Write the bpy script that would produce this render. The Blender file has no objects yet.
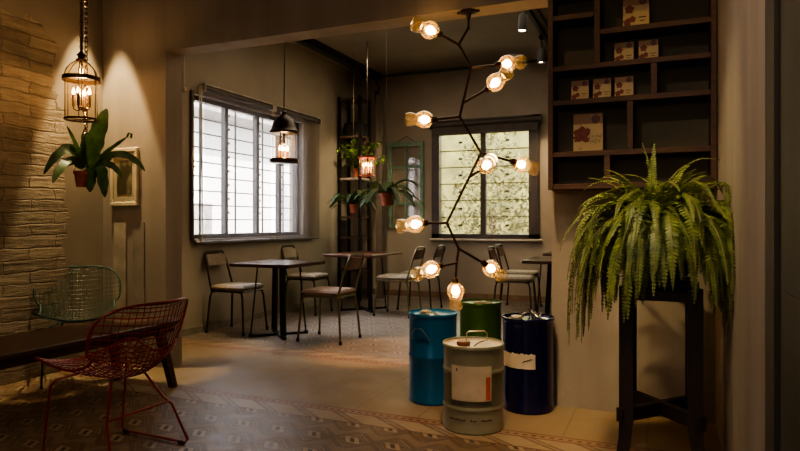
import bpy, math, random
from mathutils import Vector, Matrix, noise
random.seed(7)
C = bpy.context.scene.collection
PI = math.pi
# ------------------------------------------------------------------ camera frame
YAW = math.atan(264/620); CH = 1.16; F = 620.0; HZ = 222.0
sa, ca = math.sin(YAW), math.cos(YAW)
def P(u, v, t):
    """world point seen at photo pixel (u,v) at depth t metres"""
    l = (u-400)/F*t
    return Vector((-sa*t+ca*l, ca*t+sa*l, CH+(HZ-v)/F*t))
# ------------------------------------------------------------------ node helpers
class E:
    nt = None
    def __init__(s, sock): s.s = sock
    @staticmethod
    def m(op, *a):
        n = E.nt.nodes.new('ShaderNodeMath'); n.operation = op
        for i, x in enumerate(a):
            if isinstance(x, E): E.nt.links.new(x.s, n.inputs[i])
            else: n.inputs[i].default_value = float(x)
        return E(n.outputs[0])
    def __add__(s, o): return E.m('ADD', s, o)
    def __radd__(s, o): return E.m('ADD', o, s)
    def __sub__(s, o): return E.m('SUBTRACT', s, o)
    def __rsub__(s, o): return E.m('SUBTRACT', o, s)
    def __mul__(s, o): return E.m('MULTIPLY', s, o)
    def __rmul__(s, o): return E.m('MULTIPLY', o, s)
    def __truediv__(s, o): return E.m('DIVIDE', s, o)
    def lt(s, o): return E.m('LESS_THAN', s, o)
    def gt(s, o): return E.m('GREATER_THAN', s, o)
    def fr(s): return E.m('FRACT', s)
    def fl(s): return E.m('FLOOR', s)
    def ab(s): return E.m('ABSOLUTE', s)
    def sin(s): return E.m('SINE', s)
    def mx(s, o): return E.m('MAXIMUM', s, o)
    def mn(s, o): return E.m('MINIMUM', s, o)
    def band(s, a, b): return s.gt(a)*s.lt(b)
def mixc(nt, fac, a, b):
    n = nt.nodes.new('ShaderNodeMix'); n.data_type = 'RGBA'
    for v, i in ((fac, 0), (a, 6), (b, 7)):
        if isinstance(v, E): nt.links.new(v.s, n.inputs[i])
        elif isinstance(v, bpy.types.NodeSocket): nt.links.new(v, n.inputs[i])
        elif isinstance(v, (int, float)): n.inputs[i].default_value = v
        else: n.inputs[i].default_value = (*v, 1)
    return n.outputs[2]
def newmat(name):
    m = bpy.data.materials.new(name); m.use_nodes = True
    nt = m.node_tree; E.nt = nt
    b = nt.nodes['Principled BSDF']
    return m, nt, b
def objco(nt, scale=(1, 1, 1)):
    tc = nt.nodes.new('ShaderNodeTexCoord'); mp = nt.nodes.new('ShaderNodeMapping')
    mp.inputs['Scale'].default_value = scale
    nt.links.new(tc.outputs['Object'], mp.inputs[0]); return mp.outputs[0]
def nz(nt, vec, scale, detail=4, rough=.55):
    n = nt.nodes.new('ShaderNodeTexNoise'); n.inputs['Scale'].default_value = scale
    n.inputs['Detail'].default_value = detail; n.inputs['Roughness'].default_value = rough
    nt.links.new(vec, n.inputs['Vector']); return E(n.outputs['Fac'])
def bump(nt, b, h, strength=.3, dist=.02):
    n = nt.nodes.new('ShaderNodeBump'); n.inputs['Strength'].default_value = strength
    n.inputs['Distance'].default_value = dist
    nt.links.new(h.s, n.inputs['Height']); nt.links.new(n.outputs[0], b.inputs['Normal'])
def pr(name, col, rough=.5, metal=0, var=.25, nscale=6, bmp=0, emit=None, es=0, sc=(1, 1, 1), trans=0, coat=0):
    m, nt, b = newmat(name)
    b.inputs['Roughness'].default_value = rough; b.inputs['Metallic'].default_value = metal
    v = objco(nt, sc); n = nz(nt, v, nscale)
    dark = tuple(c*(1-var) for c in col); light = tuple(min(1, c*(1+var)) for c in col)
    f = (n-.3)*2.5
    f = f.mx(0).mn(1)
    nt.links.new(mixc(nt, f, dark, light), b.inputs['Base Color'])
    if bmp: bump(nt, b, n, .5, bmp)
    if emit: b.inputs['Emission Color'].default_value = (*emit, 1); b.inputs['Emission Strength'].default_value = es
    if coat: b.inputs['Coat Weight'].default_value = coat
    return m
def thin(name, tint, gl=.15, diffuse=.0, dcol=(1, 1, 1), rough=.05, emit=None, es=0):
    m = bpy.data.materials.new(name); m.use_nodes = True; nt = m.node_tree; nt.nodes.clear()
    out = nt.nodes.new('ShaderNodeOutputMaterial')
    tr = nt.nodes.new('ShaderNodeBsdfTransparent'); tr.inputs[0].default_value = (*tint, 1)
    g = nt.nodes.new('ShaderNodeBsdfGlossy'); g.inputs['Roughness'].default_value = rough
    lw = nt.nodes.new('ShaderNodeLayerWeight'); lw.inputs[0].default_value = .5
    mx = nt.nodes.new('ShaderNodeMixShader'); E.nt = nt
    fz = E(lw.outputs['Facing']); fz = fz*fz; fz = (fz*fz*(gl*3)+gl*.2).mn(1)
    nt.links.new(fz.s, mx.inputs[0]); nt.links.new(tr.outputs[0], mx.inputs[1]); nt.links.new(g.outputs[0], mx.inputs[2])
    last = mx.outputs[0]
    if diffuse:
        tl = nt.nodes.new('ShaderNodeBsdfTranslucent'); tl.inputs[0].default_value = (*dcol, 1)
        df = nt.nodes.new('ShaderNodeBsdfDiffuse'); df.inputs[0].default_value = (*dcol, 1)
        m2 = nt.nodes.new('ShaderNodeMixShader'); m2.inputs[0].default_value = .5
        nt.links.new(tl.outputs[0], m2.inputs[1]); nt.links.new(df.outputs[0], m2.inputs[2])
        m3 = nt.nodes.new('ShaderNodeMixShader'); m3.inputs[0].default_value = diffuse
        nt.links.new(last, m3.inputs[1]); nt.links.new(m2.outputs[0], m3.inputs[2]); last = m3.outputs[0]
    if emit:
        em = nt.nodes.new('ShaderNodeEmission'); em.inputs[0].default_value = (*emit, 1); em.inputs[1].default_value = es
        ad = nt.nodes.new('ShaderNodeAddShader'); nt.links.new(last, ad.inputs[0]); nt.links.new(em.outputs[0], ad.inputs[1]); last = ad.outputs[0]
    nt.links.new(last, out.inputs[0]); return m
def emis(name, col, s):
    m = bpy.data.materials.new(name); m.use_nodes = True; nt = m.node_tree; nt.nodes.clear()
    out = nt.nodes.new('ShaderNodeOutputMaterial'); e = nt.nodes.new('ShaderNodeEmission')
    e.inputs[0].default_value = (*col, 1); e.inputs[1].default_value = s
    nt.links.new(e.outputs[0], out.inputs[0]); return m
def leafmat(name, a, b2, trans=.35):
    m = bpy.data.materials.new(name); m.use_nodes = True; nt = m.node_tree; nt.nodes.clear(); E.nt = nt
    out = nt.nodes.new('ShaderNodeOutputMaterial')
    p = nt.nodes.new('ShaderNodeBsdfPrincipled'); p.inputs['Roughness'].default_value = .5
    tl = nt.nodes.new('ShaderNodeBsdfTranslucent')
    n = nz(nt, objco(nt), 14, 3); col = mixc(nt, ((n-.35)*3).mx(0).mn(1), a, b2)
    nt.links.new(col, p.inputs['Base Color']); nt.links.new(col, tl.inputs[0])
    mx = nt.nodes.new('ShaderNodeMixShader'); mx.inputs[0].default_value = trans
    nt.links.new(p.outputs[0], mx.inputs[1]); nt.links.new(tl.outputs[0], mx.inputs[2])
    nt.links.new(mx.outputs[0], out.inputs[0]); return m
# ------------------------------------------------------------------ mesh builder
class MB:
    def __init__(s): s.v = []; s.f = []; s.sm = []
    def add(s, vs, fs, smooth=False):
        o = len(s.v); s.v += [tuple(x) for x in vs]; s.f += [tuple(i+o for i in f) for f in fs]; s.sm += [smooth]*len(fs); return s
    def box(s, x0, x1, y0, y1, z0, z1, M=None, bev=0):
        if bev:
            b = min(bev, (x1-x0)*.45, (y1-y0)*.45, (z1-z0)*.45)
            prof = []
            for z, i in ((z0, b), (z0+b, 0), (z1-b, 0), (z1, b)):
                a0, a1, c0, c1 = x0+i, x1-i, y0+i, y1-i
                prof.append([(a0+b, c0, z), (a1-b, c0, z), (a1, c0+b, z), (a1, c1-b, z), (a1-b, c1, z), (a0+b, c1, z), (a0, c1-b, z), (a0, c0+b, z)])
            vs = [Vector(p) for r in prof for p in r]
            fs = [tuple(range(7, -1, -1)), tuple(range(24, 32))]
            for r in range(3):
                for k in range(8):
                    k2 = (k+1) % 8; fs.append((r*8+k, r*8+k2, r*8+8+k2, r*8+8+k))
        else:
            vs = [Vector(p) for p in ((x0, y0, z0), (x1, y0, z0), (x1, y1, z0), (x0, y1, z0), (x0, y0, z1), (x1, y0, z1), (x1, y1, z1), (x0, y1, z1))]
            fs = [(3, 2, 1, 0), (4, 5, 6, 7), (0, 1, 5, 4), (1, 2, 6, 5), (2, 3, 7, 6), (3, 0, 4, 7)]
        if M: vs = [M @ p for p in vs]
        return s.add(vs, fs)
    def bar(s, a, b, w, h, taper=1):
        a, b = Vector(a), Vector(b); d = (b-a).normalized()
        up = Vector((0, 0, 1)) if abs(d.z) < .9 else Vector((0, 1, 0))
        x = d.cross(up).normalized(); y = x.cross(d).normalized(); vs = []
        for p, k in ((a, 1), (b, taper)):
            for i, j in ((-1, -1), (1, -1), (1, 1), (-1, 1)): vs.append(p+x*i*w/2*k+y*j*h/2*k)
        return s.add(vs, [(3, 2, 1, 0), (4, 5, 6, 7), (0, 1, 5, 4), (1, 2, 6, 5), (2, 3, 7, 6), (3, 0, 4, 7)])
    def tube(s, pts, r, n=8, closed=False, caps=True):
        pts = [Vector(p) for p in pts]; m = len(pts); rings = []; x = None
        for i, p in enumerate(pts):
            if closed: d = pts[(i+1) % m]-pts[i-1]
            else: d = pts[min(i+1, m-1)]-pts[max(i-1, 0)]
            if d.length < 1e-9: d = Vector((0, 0, 1))
            d.normalize()
            if x is None:
                up = Vector((0, 0, 1)) if abs(d.z) < .9 else Vector((1, 0, 0)); x = d.cross(up)
            else: x = x-d*x.dot(d)
            if x.length < 1e-6: x = d.orthogonal()
            x.normalize(); y = d.cross(x); rr = r[i] if isinstance(r, (list, tuple)) else r
            rings.append([p+(x*math.cos(2*PI*k/n)+y*math.sin(2*PI*k/n))*rr for k in range(n)])
        vs = [q for g in rings for q in g]; fs = []
        for i in range(m if closed else m-1):
            j = (i+1) % m
            for k in range(n):
                k2 = (k+1) % n; fs.append((i*n+k, i*n+k2, j*n+k2, j*n+k))
        if caps and not closed: fs += [tuple(range(n-1, -1, -1)), tuple(range((m-1)*n, m*n))]
        return s.add(vs, fs, True)
    def lathe(s, prof, n=24, M=None, cap0=False, cap1=False):
        vs = []
        for r, z in prof:
            for k in range(n): vs.append(Vector((r*math.cos(2*PI*k/n), r*math.sin(2*PI*k/n), z)))
        fs = []
        for i in range(len(prof)-1):
            for k in range(n):
                k2 = (k+1) % n; fs.append((i*n+k, i*n+k2, i*n+n+k2, i*n+n+k))
        if cap0: fs.append(tuple(range(n-1, -1, -1)))
        if cap1: fs.append(tuple(range((len(prof)-1)*n, len(prof)*n)))
        if M: vs = [M @ p for p in vs]
        return s.add(vs, fs, True)
    def ball(s, c, r, n=10, sz=1):
        prof = [(max(1e-4, r*math.sin(PI*i/n)), -r*sz*math.cos(PI*i/n)) for i in range(n+1)]
        return s.lathe(prof, n+4, Matrix.Translation(c))
    def build(s, name, m, parent=None, loc=(0, 0, 0), flat=False):
        me = bpy.data.meshes.new(name); me.from_pydata(s.v, [], s.f)
        if not flat: me.polygons.foreach_set('use_smooth', s.sm)
        me.materials.append(m); me.update()
        o = bpy.data.objects.new(name, me); C.objects.link(o); o.location = loc
        if parent: o.parent = parent
        # keep hard edges crisp
        try:
            import bmesh
            bm = bmesh.new(); bm.from_mesh(me)
            for e in bm.edges:
                if len(e.link_faces) == 2 and e.calc_face_angle(0) > .7: e.smooth = False
            bm.to_mesh(me); bm.free()
        except Exception: pass
        return o
def thing(name, label, cat, loc=(0, 0, 0), rz=0, group=None):
    o = bpy.data.objects.new(name, None); C.objects.link(o); o.empty_display_size = .1
    o.location = loc; o.rotation_euler = (0, 0, rz); return tag(o, label, cat, group)
def tag(o, label, cat, group=None, kind=None):
    o['label'] = label; o['category'] = cat
    if group: o['group'] = group
    if kind: o['kind'] = kind
    return o
def struct(o): o['kind'] = 'structure'; return o
def dup(root, loc, rz, label, group=None):
    r = root.copy(); C.objects.link(r); r.location = loc; r.rotation_euler = (0, 0, rz); r['label'] = label
    if group: r['group'] = group
    for ch in [c for c in C.objects if c.parent == root]:
        c = ch.copy(); C.objects.link(c); c.parent = r
        for g in [q for q in C.objects if q.parent == ch]:
            d = g.copy(); C.objects.link(d); d.parent = c
    return r
def align(a, b):
    """matrix with origin a and z axis towards b"""
    a, b = Vector(a), Vector(b); return Matrix.Translation(a) @ (b-a).to_track_quat('Z', 'Y').to_matrix().to_4x4()
def bez(a, b, c, n=10):
    a, b, c = Vector(a), Vector(b), Vector(c)
    return [a*(1-t)**2+b*2*t*(1-t)+c*t*t for t in [i/n for i in range(n+1)]]

# ------------------------------------------------------------------ materials
def plaster(name, col, dark, streak=True, bscale=40):
    m, nt, b = newmat(name); b.inputs['Roughness'].default_value = .8
    v = objco(nt); v2 = objco(nt, (3.2, 3.2, .28))
    n1 = nz(nt, v, 1.3, 5); n2 = nz(nt, v2, 1.6, 4); n3 = nz(nt, v, bscale, 3)
    f = (n1*.6+n2*.6-.38)*3 if streak else (n1-.3)*2.2
    f = f.mx(0).mn(1)
    c1 = mixc(nt, f, dark, col); c2 = mixc(nt, (n3-.3).mx(0)*.35, c1, tuple(x*.6 for x in col))
    nt.links.new(c2, b.inputs['Base Color']); bump(nt, b, n1*.6+n3*.15, .35, .012); return m
M_wall = plaster('grey_plaster', (.32, .262, .205), (.215, .172, .132))
M_wall2 = plaster('back_plaster', (.31, .265, .205), (.22, .185, .14), False)
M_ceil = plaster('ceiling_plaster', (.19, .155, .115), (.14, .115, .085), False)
M_beam = plaster('beam_plaster', (.23, .17, .125), (.17, .125, .09), False)

def brickmat():
    m, nt, b = newmat('old_limewashed_brick'); b.inputs['Roughness'].default_value = .85
    tc = nt.nodes.new('ShaderNodeTexCoord'); sx = nt.nodes.new('ShaderNodeSeparateXYZ')
    nt.links.new(tc.outputs['Object'], sx.inputs[0]); y, z = E(sx.outputs[1]), E(sx.outputs[2])
    w1 = nz(nt, tc.outputs['Object'], 2.2, 3); w2 = nz(nt, tc.outputs['Object'], 9, 4); w3 = nz(nt, tc.outputs['Object'], 35, 4)
    cb = nt.nodes.new('ShaderNodeCombineXYZ')
    nt.links.new((y+(w2-.5)*.10).s, cb.inputs[0]); nt.links.new((z+(w1-.5)*.07+(w2-.5)*.03).s, cb.inputs[1])
    w4 = nz(nt, objco(nt, (1, 1.6, 16)), 2.2, 5, .7)
    bt = nt.nodes.new('ShaderNodeTexBrick'); nt.links.new(cb.outputs[0], bt.inputs['Vector'])
    bt.inputs['Scale'].default_value = 1; bt.inputs['Brick Width'].default_value = .42; bt.inputs['Row Height'].default_value = .088
    bt.inputs['Mortar Size'].default_value = .009; bt.inputs['Mortar Smooth'].default_value = .9; bt.inputs['Bias'].default_value = 0
    bt.inputs['Color1'].default_value = (0, 0, 0, 1); bt.inputs['Color2'].default_value = (1, 1, 1, 1)
    bw = nt.nodes.new('ShaderNodeRGBToBW'); nt.links.new(bt.outputs['Color'], bw.inputs[0])
    mort = E(bt.outputs['Fac']); tone = E(bw.outputs[0])
    c = mixc(nt, ((tone*.35+w2*.5+w4*1.1-.65)*1.6).mx(0).mn(1), (.14, .105, .07), (.33, .265, .185))
    c = mixc(nt, mort*((w1-.38)*3.5).mx(0).mn(1)*((w2-.3)*3).mx(0).mn(1)*.75, c, (.10, .065, .035))
    c = mixc(nt, ((w3-.62)*6).mx(0).mn(1)*.6, c, (.55, .44, .3))
    # plaster beyond the broken edge
    edge = (y+(w1-.5)*.35+(w2-.5)*.25).gt(3.42)
    top = ((z+(w1-.5)*.6)).gt(2.62)*(y+(w2-.5)*.3).gt(2.2)
    e = edge.mx(top)
    c = mixc(nt, e, c, mixc(nt, w1, (.19, .15, .105), (.31, .26, .2)))
    nt.links.new(c, b.inputs['Base Color'])
    h = (1-mort)*.5+w2*.7+w3*.35+w4*1.6
    h = h*(1-e)+e*(1.35+w3*.05)
    bump(nt, b, h, .7, .016); return m
M_brick = brickmat()

def floormat():
    m, nt, b = newmat('tiled_floor')
    tc = nt.nodes.new('ShaderNodeTexCoord'); sx = nt.nodes.new('ShaderNodeSeparateXYZ')
    V = tc.outputs['Object']; nt.links.new(V, sx.inputs[0]); x, y = E(sx.outputs[0]), E(sx.outputs[1])
    n1 = nz(nt, V, 1.1, 4); n2 = nz(nt, V, 7, 4); n3 = nz(nt, V, 30, 3)
    def motif(s, off, base, mid, light, dark):
        fu0 = x/s; v = y/s; row = v.fl(); fu = (fu0+row*.5+off).fr()-.5; fv = v.fr()-.5
        d = fu.ab()+fv.ab()
        sk = fu+fv*.55; sk2 = fu-fv*.55
        ring = d.band(.40, .455).mx(d.band(.30, .335))
        star = (sk.ab().lt(.035)*d.lt(.45)).mx(sk2.ab().lt(.03)*d.lt(.45)).mx(fv.ab().lt(.035)*d.gt(.2))
        lp = sk.ab().lt(.17)*fv.ab().lt(.17); core = sk.ab().lt(.055)*fv.ab().lt(.12)
        corner = d.gt(.62)
        c = mixc(nt, (n2*.7).mn(1), base, mid)
        wear = ((n2-.3)*2.2).mx(0).mn(1)
        c = mixc(nt, star*.7*wear, c, dark); c = mixc(nt, ring*.5*wear, c, light)
        c = mixc(nt, corner*.2, c, light)
        c = mixc(nt, lp*.85*(wear*.7+.3), c, light); c = mixc(nt, core, c, dark)
        return c
    front = motif(.235, 0, (.10, .058, .034), (.165, .10, .058), (.46, .34, .21), (.04, .02, .014))
    # plain middle tiles
    gx = (x/.42+.2).fr(); gy = ((y-3.42)/.39).fr()
    joint = gx.lt(.014).mx(gx.gt(.986)).mx(gy.lt(.014))
    plain = mixc(nt, ((n1*.9+n2*.5-.4)*1.6).mx(0).mn(1), (.15, .10, .058), (.33, .24, .14))
    plain = mixc(nt, ((n3-.62)*4).mx(0).mn(1)*.5, plain, (.15, .1, .06))
    plain = mixc(nt, joint*.45, plain, (.13, .085, .05))
    back = motif(.235, .25, (.13, .105, .088), (.20, .165, .135), (.34, .29, .24), (.07, .05, .04))
    # zigzag border
    def border(y0, sgn):
        t = (y-y0)*sgn     # 0 = pattern side, .24 = plain side
        s = (x/.29+t/.15*.75).fr(); s2 = (x/.29-t/.15*.75+.35).fr()
        tb = t.band(.015, .155)
        c = mixc(nt, n2*.8, (.24, .17, .105), (.38, .29, .19))
        c = mixc(nt, (s.band(.30, .42).mx(s.band(.50, .60)))*.9, c, (.13, .075, .045))
        c = mixc(nt, s.band(.42, .50)*.7, c, (.24, .17, .11))
        c = mixc(nt, s2.band(.86, .98)*.6, c, (.25, .17, .11))
        lines = t.lt(.012).mx(t.band(.158, .172)).mx(t.gt(.228))
        dots = t.band(.172, .228)
        dd = (x/.048).fr().band(.2, .7)*t.band(.188, .212)
        c = mixc(nt, dots, c, (.27, .15, .085)); c = mixc(nt, dd, c, (.09, .04, .03)); c = mixc(nt, lines, c, (.13, .045, .03))
        return c, t.gt(0)*t.lt(.24)
    bf, mf = border(3.18, 1); bb, mb_ = border(4.84, -1)
    c = mixc(nt, y.gt(3.3), front, plain); c = mixc(nt, y.gt(4.7), c, back)
    c = mixc(nt, mf, c, bf); c = mixc(nt, mb_, c, bb)
    c = mixc(nt, ((n1-.35)*1.5).mx(0).mn(1)*.35, c, (.11, .075, .05))
    nt.links.new(c, b.inputs['Base Color'])
    b.inputs['Specular IOR Level'].default_value = .22
    r = ((n2-.5)*.5+(n1-.5)*.2+.40).mx(.31)
    nt.links.new(r.s, b.inputs['Roughness']); bump(nt, b, n2*.3+n3*.3, .12, .006); return m
M_floor = floormat()
def woodmat(name, a, b2, rough=.45, axis=(1, 12, 12), scale=3):
    m, nt, b = newmat(name); b.inputs['Roughness'].default_value = rough
    n = nz(nt, objco(nt, axis), scale, 6, .65)
    nt.links.new(mixc(nt, ((n-.3)*2.5).mx(0).mn(1), a, b2), b.inputs['Base Color']); bump(nt, b, n, .25, .004); return m
M_dwood = woodmat('dark_stained_wood', (.008, .004, .003), (.024, .010, .006), .6, (10, 10, 1))
M_shelf = woodmat('reddish_brown_wood', (.028, .010, .004), (.085, .032, .013), .6, (1.2, 8, 8), 4)
M_shelfback = pr('shelf_back_board', (.07, .058, .032), .7, var=.2, nscale=2)
M_ttop = woodmat('table_top_wood', (.035, .02, .014), (.085, .05, .035), .22)
M_ttop2 = woodmat('long_table_wood', (.06, .025, .014), (.13, .055, .03), .3)
M_bench = woodmat('maroon_bench_wood', (.035, .014, .009), (.085, .035, .02), .38, (12, 1, 12))
M_iron = pr('black_iron', (.014, .012, .011), .45, .6, .3)
M_blackm = pr('matt_black_paint', (.006, .005, .005), .7)
M_bronze = pr('bronze_metal', (.06, .032, .018), .35, .8, .3, 20)
M_tubeb = pr('dark_brown_tube', (.045, .035, .026), .35, .5, .2)
M_tubek = pr('olive_khaki_tube', (.16, .135, .07), .4, .4, .2)
M_cush = pr('cushion_canvas', (.30, .25, .19), .85, 0, .2, 30, .003)
M_cushb = pr('brown_cushion', (.24, .16, .12), .8, 0, .2, 30, .003)
M_bpanel = woodmat('chair_back_panel', (.13, .09, .06), (.24, .17, .12), .5, (1, 9, 9))
M_rust = woodmat('rust_back_panel', (.10, .04, .025), (.19, .085, .05), .5, (1, 9, 9))
M_rubber = pr('black_rubber', (.012, .012, .012), .7)
M_red = pr('red_enamel_wire', (.27, .015, .020), .35, .1, .15)
M_teal = pr('pale_green_wire', (.032, .075, .055), .5, .2, .15)
M_glass = thin('clear_glass', (.97, .97, .96), .25)
M_lglass = thin('amber_lantern_glass', (.98, .94, .86), .3, .02, (1, .65, .3))
M_shade = thin('warm_fluted_glass', (.97, .92, .82), 1.0, .10, (1, .66, .24), .12)
M_blind = thin('grey_screen_fabric', (.86, .85, .86), .01, .055, (.36, .33, .33), .8)
M_louvre = thin('ribbed_louvre_glass', (.86, .79, .48), .10, .06, (.8, .80, .6), .3)
M_bulb = emis('glowing_filament_bulb', (1, .62, .24), 24)
M_flame = emis('glowing_candle_bulb', (1, .55, .18), 14)
M_spotlamp = emis('spot_lamp_glow', (1, .8, .55), 25)
M_candle = pr('amber_candle', (.5, .22, .08), .5, emit=(1, .4, .1), es=.6)
M_candled = pr('brown_candle_tube', (.10, .05, .02), .5)
M_frame = pr('dark_window_frame', (.045, .035, .032), .5)
M_grille = pr('grey_grille_bars', (.05, .042, .042), .5)
M_cream = pr('cream_painted_metal', (.45, .40, .32), .5)
M_mint = pr('mint_green_paint', (.13, .21, .145), .6, 0, .25, 12)
M_terra = pr('terracotta', (.28, .07, .03), .75, 0, .25, 10)
M_white = pr('white_card', (.55, .48, .36), .7)
M_rope = pr('pale_rope', (.06, .05, .04), .9)
M_lead = leafmat('dark_strap_leaf', (.018, .038, .012), (.055, .10, .03), .28)
M_leafm = leafmat('mid_green_leaf', (.03, .10, .02), (.09, .2, .04), .35)
M_leafb = leafmat('bright_vine_leaf', (.12, .24, .02), (.30, .42, .06), .4)
M_fern = leafmat('fern_leaf', (.07, .105, .02), (.27, .32, .075), .3)
M_garden = leafmat('garden_leaf', (.02, .022, .005), (.15, .13, .03), .3)
M_olive = pr('olive_door_paint', (.045, .040, .026), .6, 0, .2, 4)
M_green_rail = pr('green_cornice_paint', (.035, .05, .025), .6)

# ------------------------------------------------------------------ the room
XL, XLF, YB, ZC = -4.5, -4.32, 9.0, 3.5
PF, PB, PXR = 3.80, 3.98, -3.64       # partition front / back, right edge of the left pier
RX = .27                               # right wall of the front room
mb = MB(); mb.box(-5.0, 3.0, -4.0, 9.3, -.12, 0); struct(mb.build('floor', M_floor))
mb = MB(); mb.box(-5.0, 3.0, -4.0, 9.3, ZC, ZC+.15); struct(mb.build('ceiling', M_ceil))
def wall_hole(axis, p0, p1, a0, a1, z0, z1, h=None):
    m = MB()
    def bx(u0, u1, w0, w1):
        if axis == 'x': m.box(p0, p1, u0, u1, w0, w1)
        else: m.box(u0, u1, p0, p1, w0, w1)
    if not h: bx(a0, a1, z0, z1); return m
    b0, b1, c0, c1 = h
    bx(a0, b0, z0, z1); bx(b1, a1, z0, z1); bx(b0, b1, z0, c0); bx(b0, b1, c1, z1); return m
LW = (5.10, 7.22, .98, 2.50)    # left window hole y0 y1 z0 z1
BW = (-3.24, -1.70, .95, 2.66)  # back window hole
struct(wall_hole('x', XL-.22, XL, PB-.1, YB+.25, 0, ZC, LW).build('wall_left', M_wall2))
struct(wall_hole('y', YB, YB+.22, XL-.22, 2.6, 0, ZC, BW).build('wall_back', M_wall2))
mb = MB(); mb.box(XLF-.3, XLF, -3.6, PF, 0, ZC); struct(mb.build('wall_brick', M_brick))
# partition with the wide opening: left pier, beam, right part
mb = MB(); mb.box(XL-.2, PXR, PF, PB, 0, ZC); struct(mb.build('wall_pier', M_wall))
mb = MB(); mb.box(PXR, RX+.3, PF, PB, 2.52, ZC); struct(mb.build('wall_beam', M_wall))
mb = MB(); mb.box(-.655, RX+.3, PB+.01, PB+.16, 0, ZC); struct(mb.build('wall_partition', M_wall))
mb = MB(); mb.box(RX, RX+.3, 1.30, PB+.16, 0, ZC); struct(mb.build('wall_right', M_wall))
mb = MB(); mb.box(RX+.3, 2.6, 3.98, 4.14, 0, ZC); struct(mb.build('wall_inner', M_wall))
mb = MB(); mb.box(2.5, 2.7, -3.6, 9.2, 0, ZC); struct(mb.build('wall_far_right', M_wall))
mb = MB(); mb.box(-4.62, 2.7, -3.7, -3.5, 0, ZC); struct(mb.build('wall_behind', M_wall))
# door frame and door leaf against the right wall
mb = MB(); mb.box(RX-.018, RX+.001, 1.745, 1.935, 0, ZC); mb.box(RX-.024, RX-.016, 1.742, 1.75, 0, ZC); struct(mb.build('trim_1', M_olive))
mb = MB(); mb.box(RX-.012, RX+.001, 1.31, 1.74, 0, ZC); mb.box(RX-.016, RX-.011, 1.40, 1.66, .3, 1.0); mb.box(RX-.016, RX-.011, 1.40, 1.66, 1.15, 2.4)
struct(mb.build('door_1', pr('dark_green_door', (.035, .036, .022), .6)))
mb = MB(); mb.box(XL, 2.5, YB-.02, YB, 0, .09); struct(mb.build('baseboard_back', pr('brown_skirting', (.16, .10, .06), .6)))
mb = MB(); mb.box(XL, XL+.02, PB, YB-.02, 0, .07); struct(mb.build('baseboard_left', pr('grey_skirting', (.20, .17, .13), .6)))
mb = MB(); mb.box(XL, 2.5, YB-.03, YB, ZC-.04, ZC); struct(mb.build('trim_2', M_green_rail))
mb = MB(); mb.box(-4.19, -4.05, PF-.014, PF, .15, 1.16, bev=.006); struct(mb.build('painted_light_strip', pr('light_strip_paint', (.40, .34, .25), .8)))  # pale raised panel painted in place of a strip of light on the pier
mb = MB(); mb.box(-3.98, -3.86, PF-.008, PF, .15, 1.16); struct(mb.build('trim_4', pr('grey_plaster_strip', (.27, .23, .18), .8)))
# cable running down the back room side of the pier
mb = MB(); mb.tube([(XL+.04, 4.9, 2.5), (XL+.04, 4.9, 3.45)], .008); mb.ball((XL+.04, 4.9, 2.50), .03); mb.box(XL, XL+.035, 4.88, 4.92, 2.48, 2.52)
tag(mb.build('wall_cable', M_cream), 'thin pale cable with a small knob running up the wall beside the left window', 'cable')

# ------------------------------------------------------------------ left window
wl = MB()
y0, y1, z0, z1 = LW
for a in ((y0, y0+.05), (y1-.05, y1)): wl.box(XL-.14, XL-.07, a[0], a[1], z0, z1)
wl.box(XL-.14, XL-.07, y0, y1, z0, z0+.05); wl.box(XL-.14, XL-.07, y0, y1, z1-.05, z1)
win = struct(wl.build('window_1', M_frame))
for ym in (5.71, 6.30, 6.78): 
    q = MB(); q.box(XL-.13, XL-.07, ym-.027, ym+.027, z0+.05, z1-.05); q.build('mullion', M_frame, win)
q = MB()
n = 9
for i in range(1, n): zz = z0+.05+(z1-z0-.1)*i/n; q.box(XL-.175, XL-.16, y0+.04, y1-.04, zz-.007, zz+.007)
for ym in (5.40, 6.0, 6.54, 7.0): q.box(XL-.185, XL-.17, ym-.009, ym+.009, z0+.03, z1-.03)
for ym in (5.71, 6.30, 6.78):
    for i in range(1, n): zz = z0+.05+(z1-z0-.1)*(i+.5)/n; q.box(XL-.15, XL-.06, ym+.027, ym+.045, zz-.014, zz+.014) if zz < z1-.06 else None
q.build('grille', M_grille, win)
q = MB(); q.box(XL-.108, XL-.102, y0+.05, y1-.05, z0+.05, z1-.05); q.build('pane', M_glass, win)
# silvery sill frame around the opening, rounded lower corner
q = MB()
pts = [(XL+.012, y0-.05, z1+.02), (XL+.012, y0-.05, z0+.04)]+[(XL+.012, y0-.05+.08*(1-math.cos(a)), z0+.04-.08*math.sin(a)) for a in (.4, .8, 1.2, 1.57)]+[(XL+.012, 7.42, z0-.04)]
q.tube(pts, .022, 8); q.build('window_surround', pr('dull_metal_surround', (.12, .10, .085), .35, .6), win)
def blind(ya, yb, label):
    t = thing('roller_blind', label, 'roller blind', (XL+.05, ya, 0), group='roller blinds on the left window')
    w = yb-ya
    q = MB(); q.tube([(0, 0, 2.57), (0, w, 2.57)], .034, 14); q.build('roller', pr('blind_roller', (.05, .04, .035), .5), t)
    q = MB(); q.box(-.03, .045, -.008, .004, 2.53, 2.61, bev=.01); q.build('bracket', M_cream, t)
    q = MB(); q.box(-.03, .045, w-.004, w+.008, 2.53, 2.61, bev=.01); q.build('bracket', M_cream, t)
    q = MB(); q.box(-.028, .03, 0, w, 2.603, 2.612); q.build('headrail', M_cream, t)
    q = MB(); q.box(.012, .0135, .01, w-.01, .95, 2.56); q.build('blind_fabric', M_blind, t)
    q = MB(); q.box(.002, .022, .01, w-.01, .925, .955, bev=.006); q.build('bottom_rail', pr('blind_rail', (.10, .09, .085), .4), t)
    return t
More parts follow.
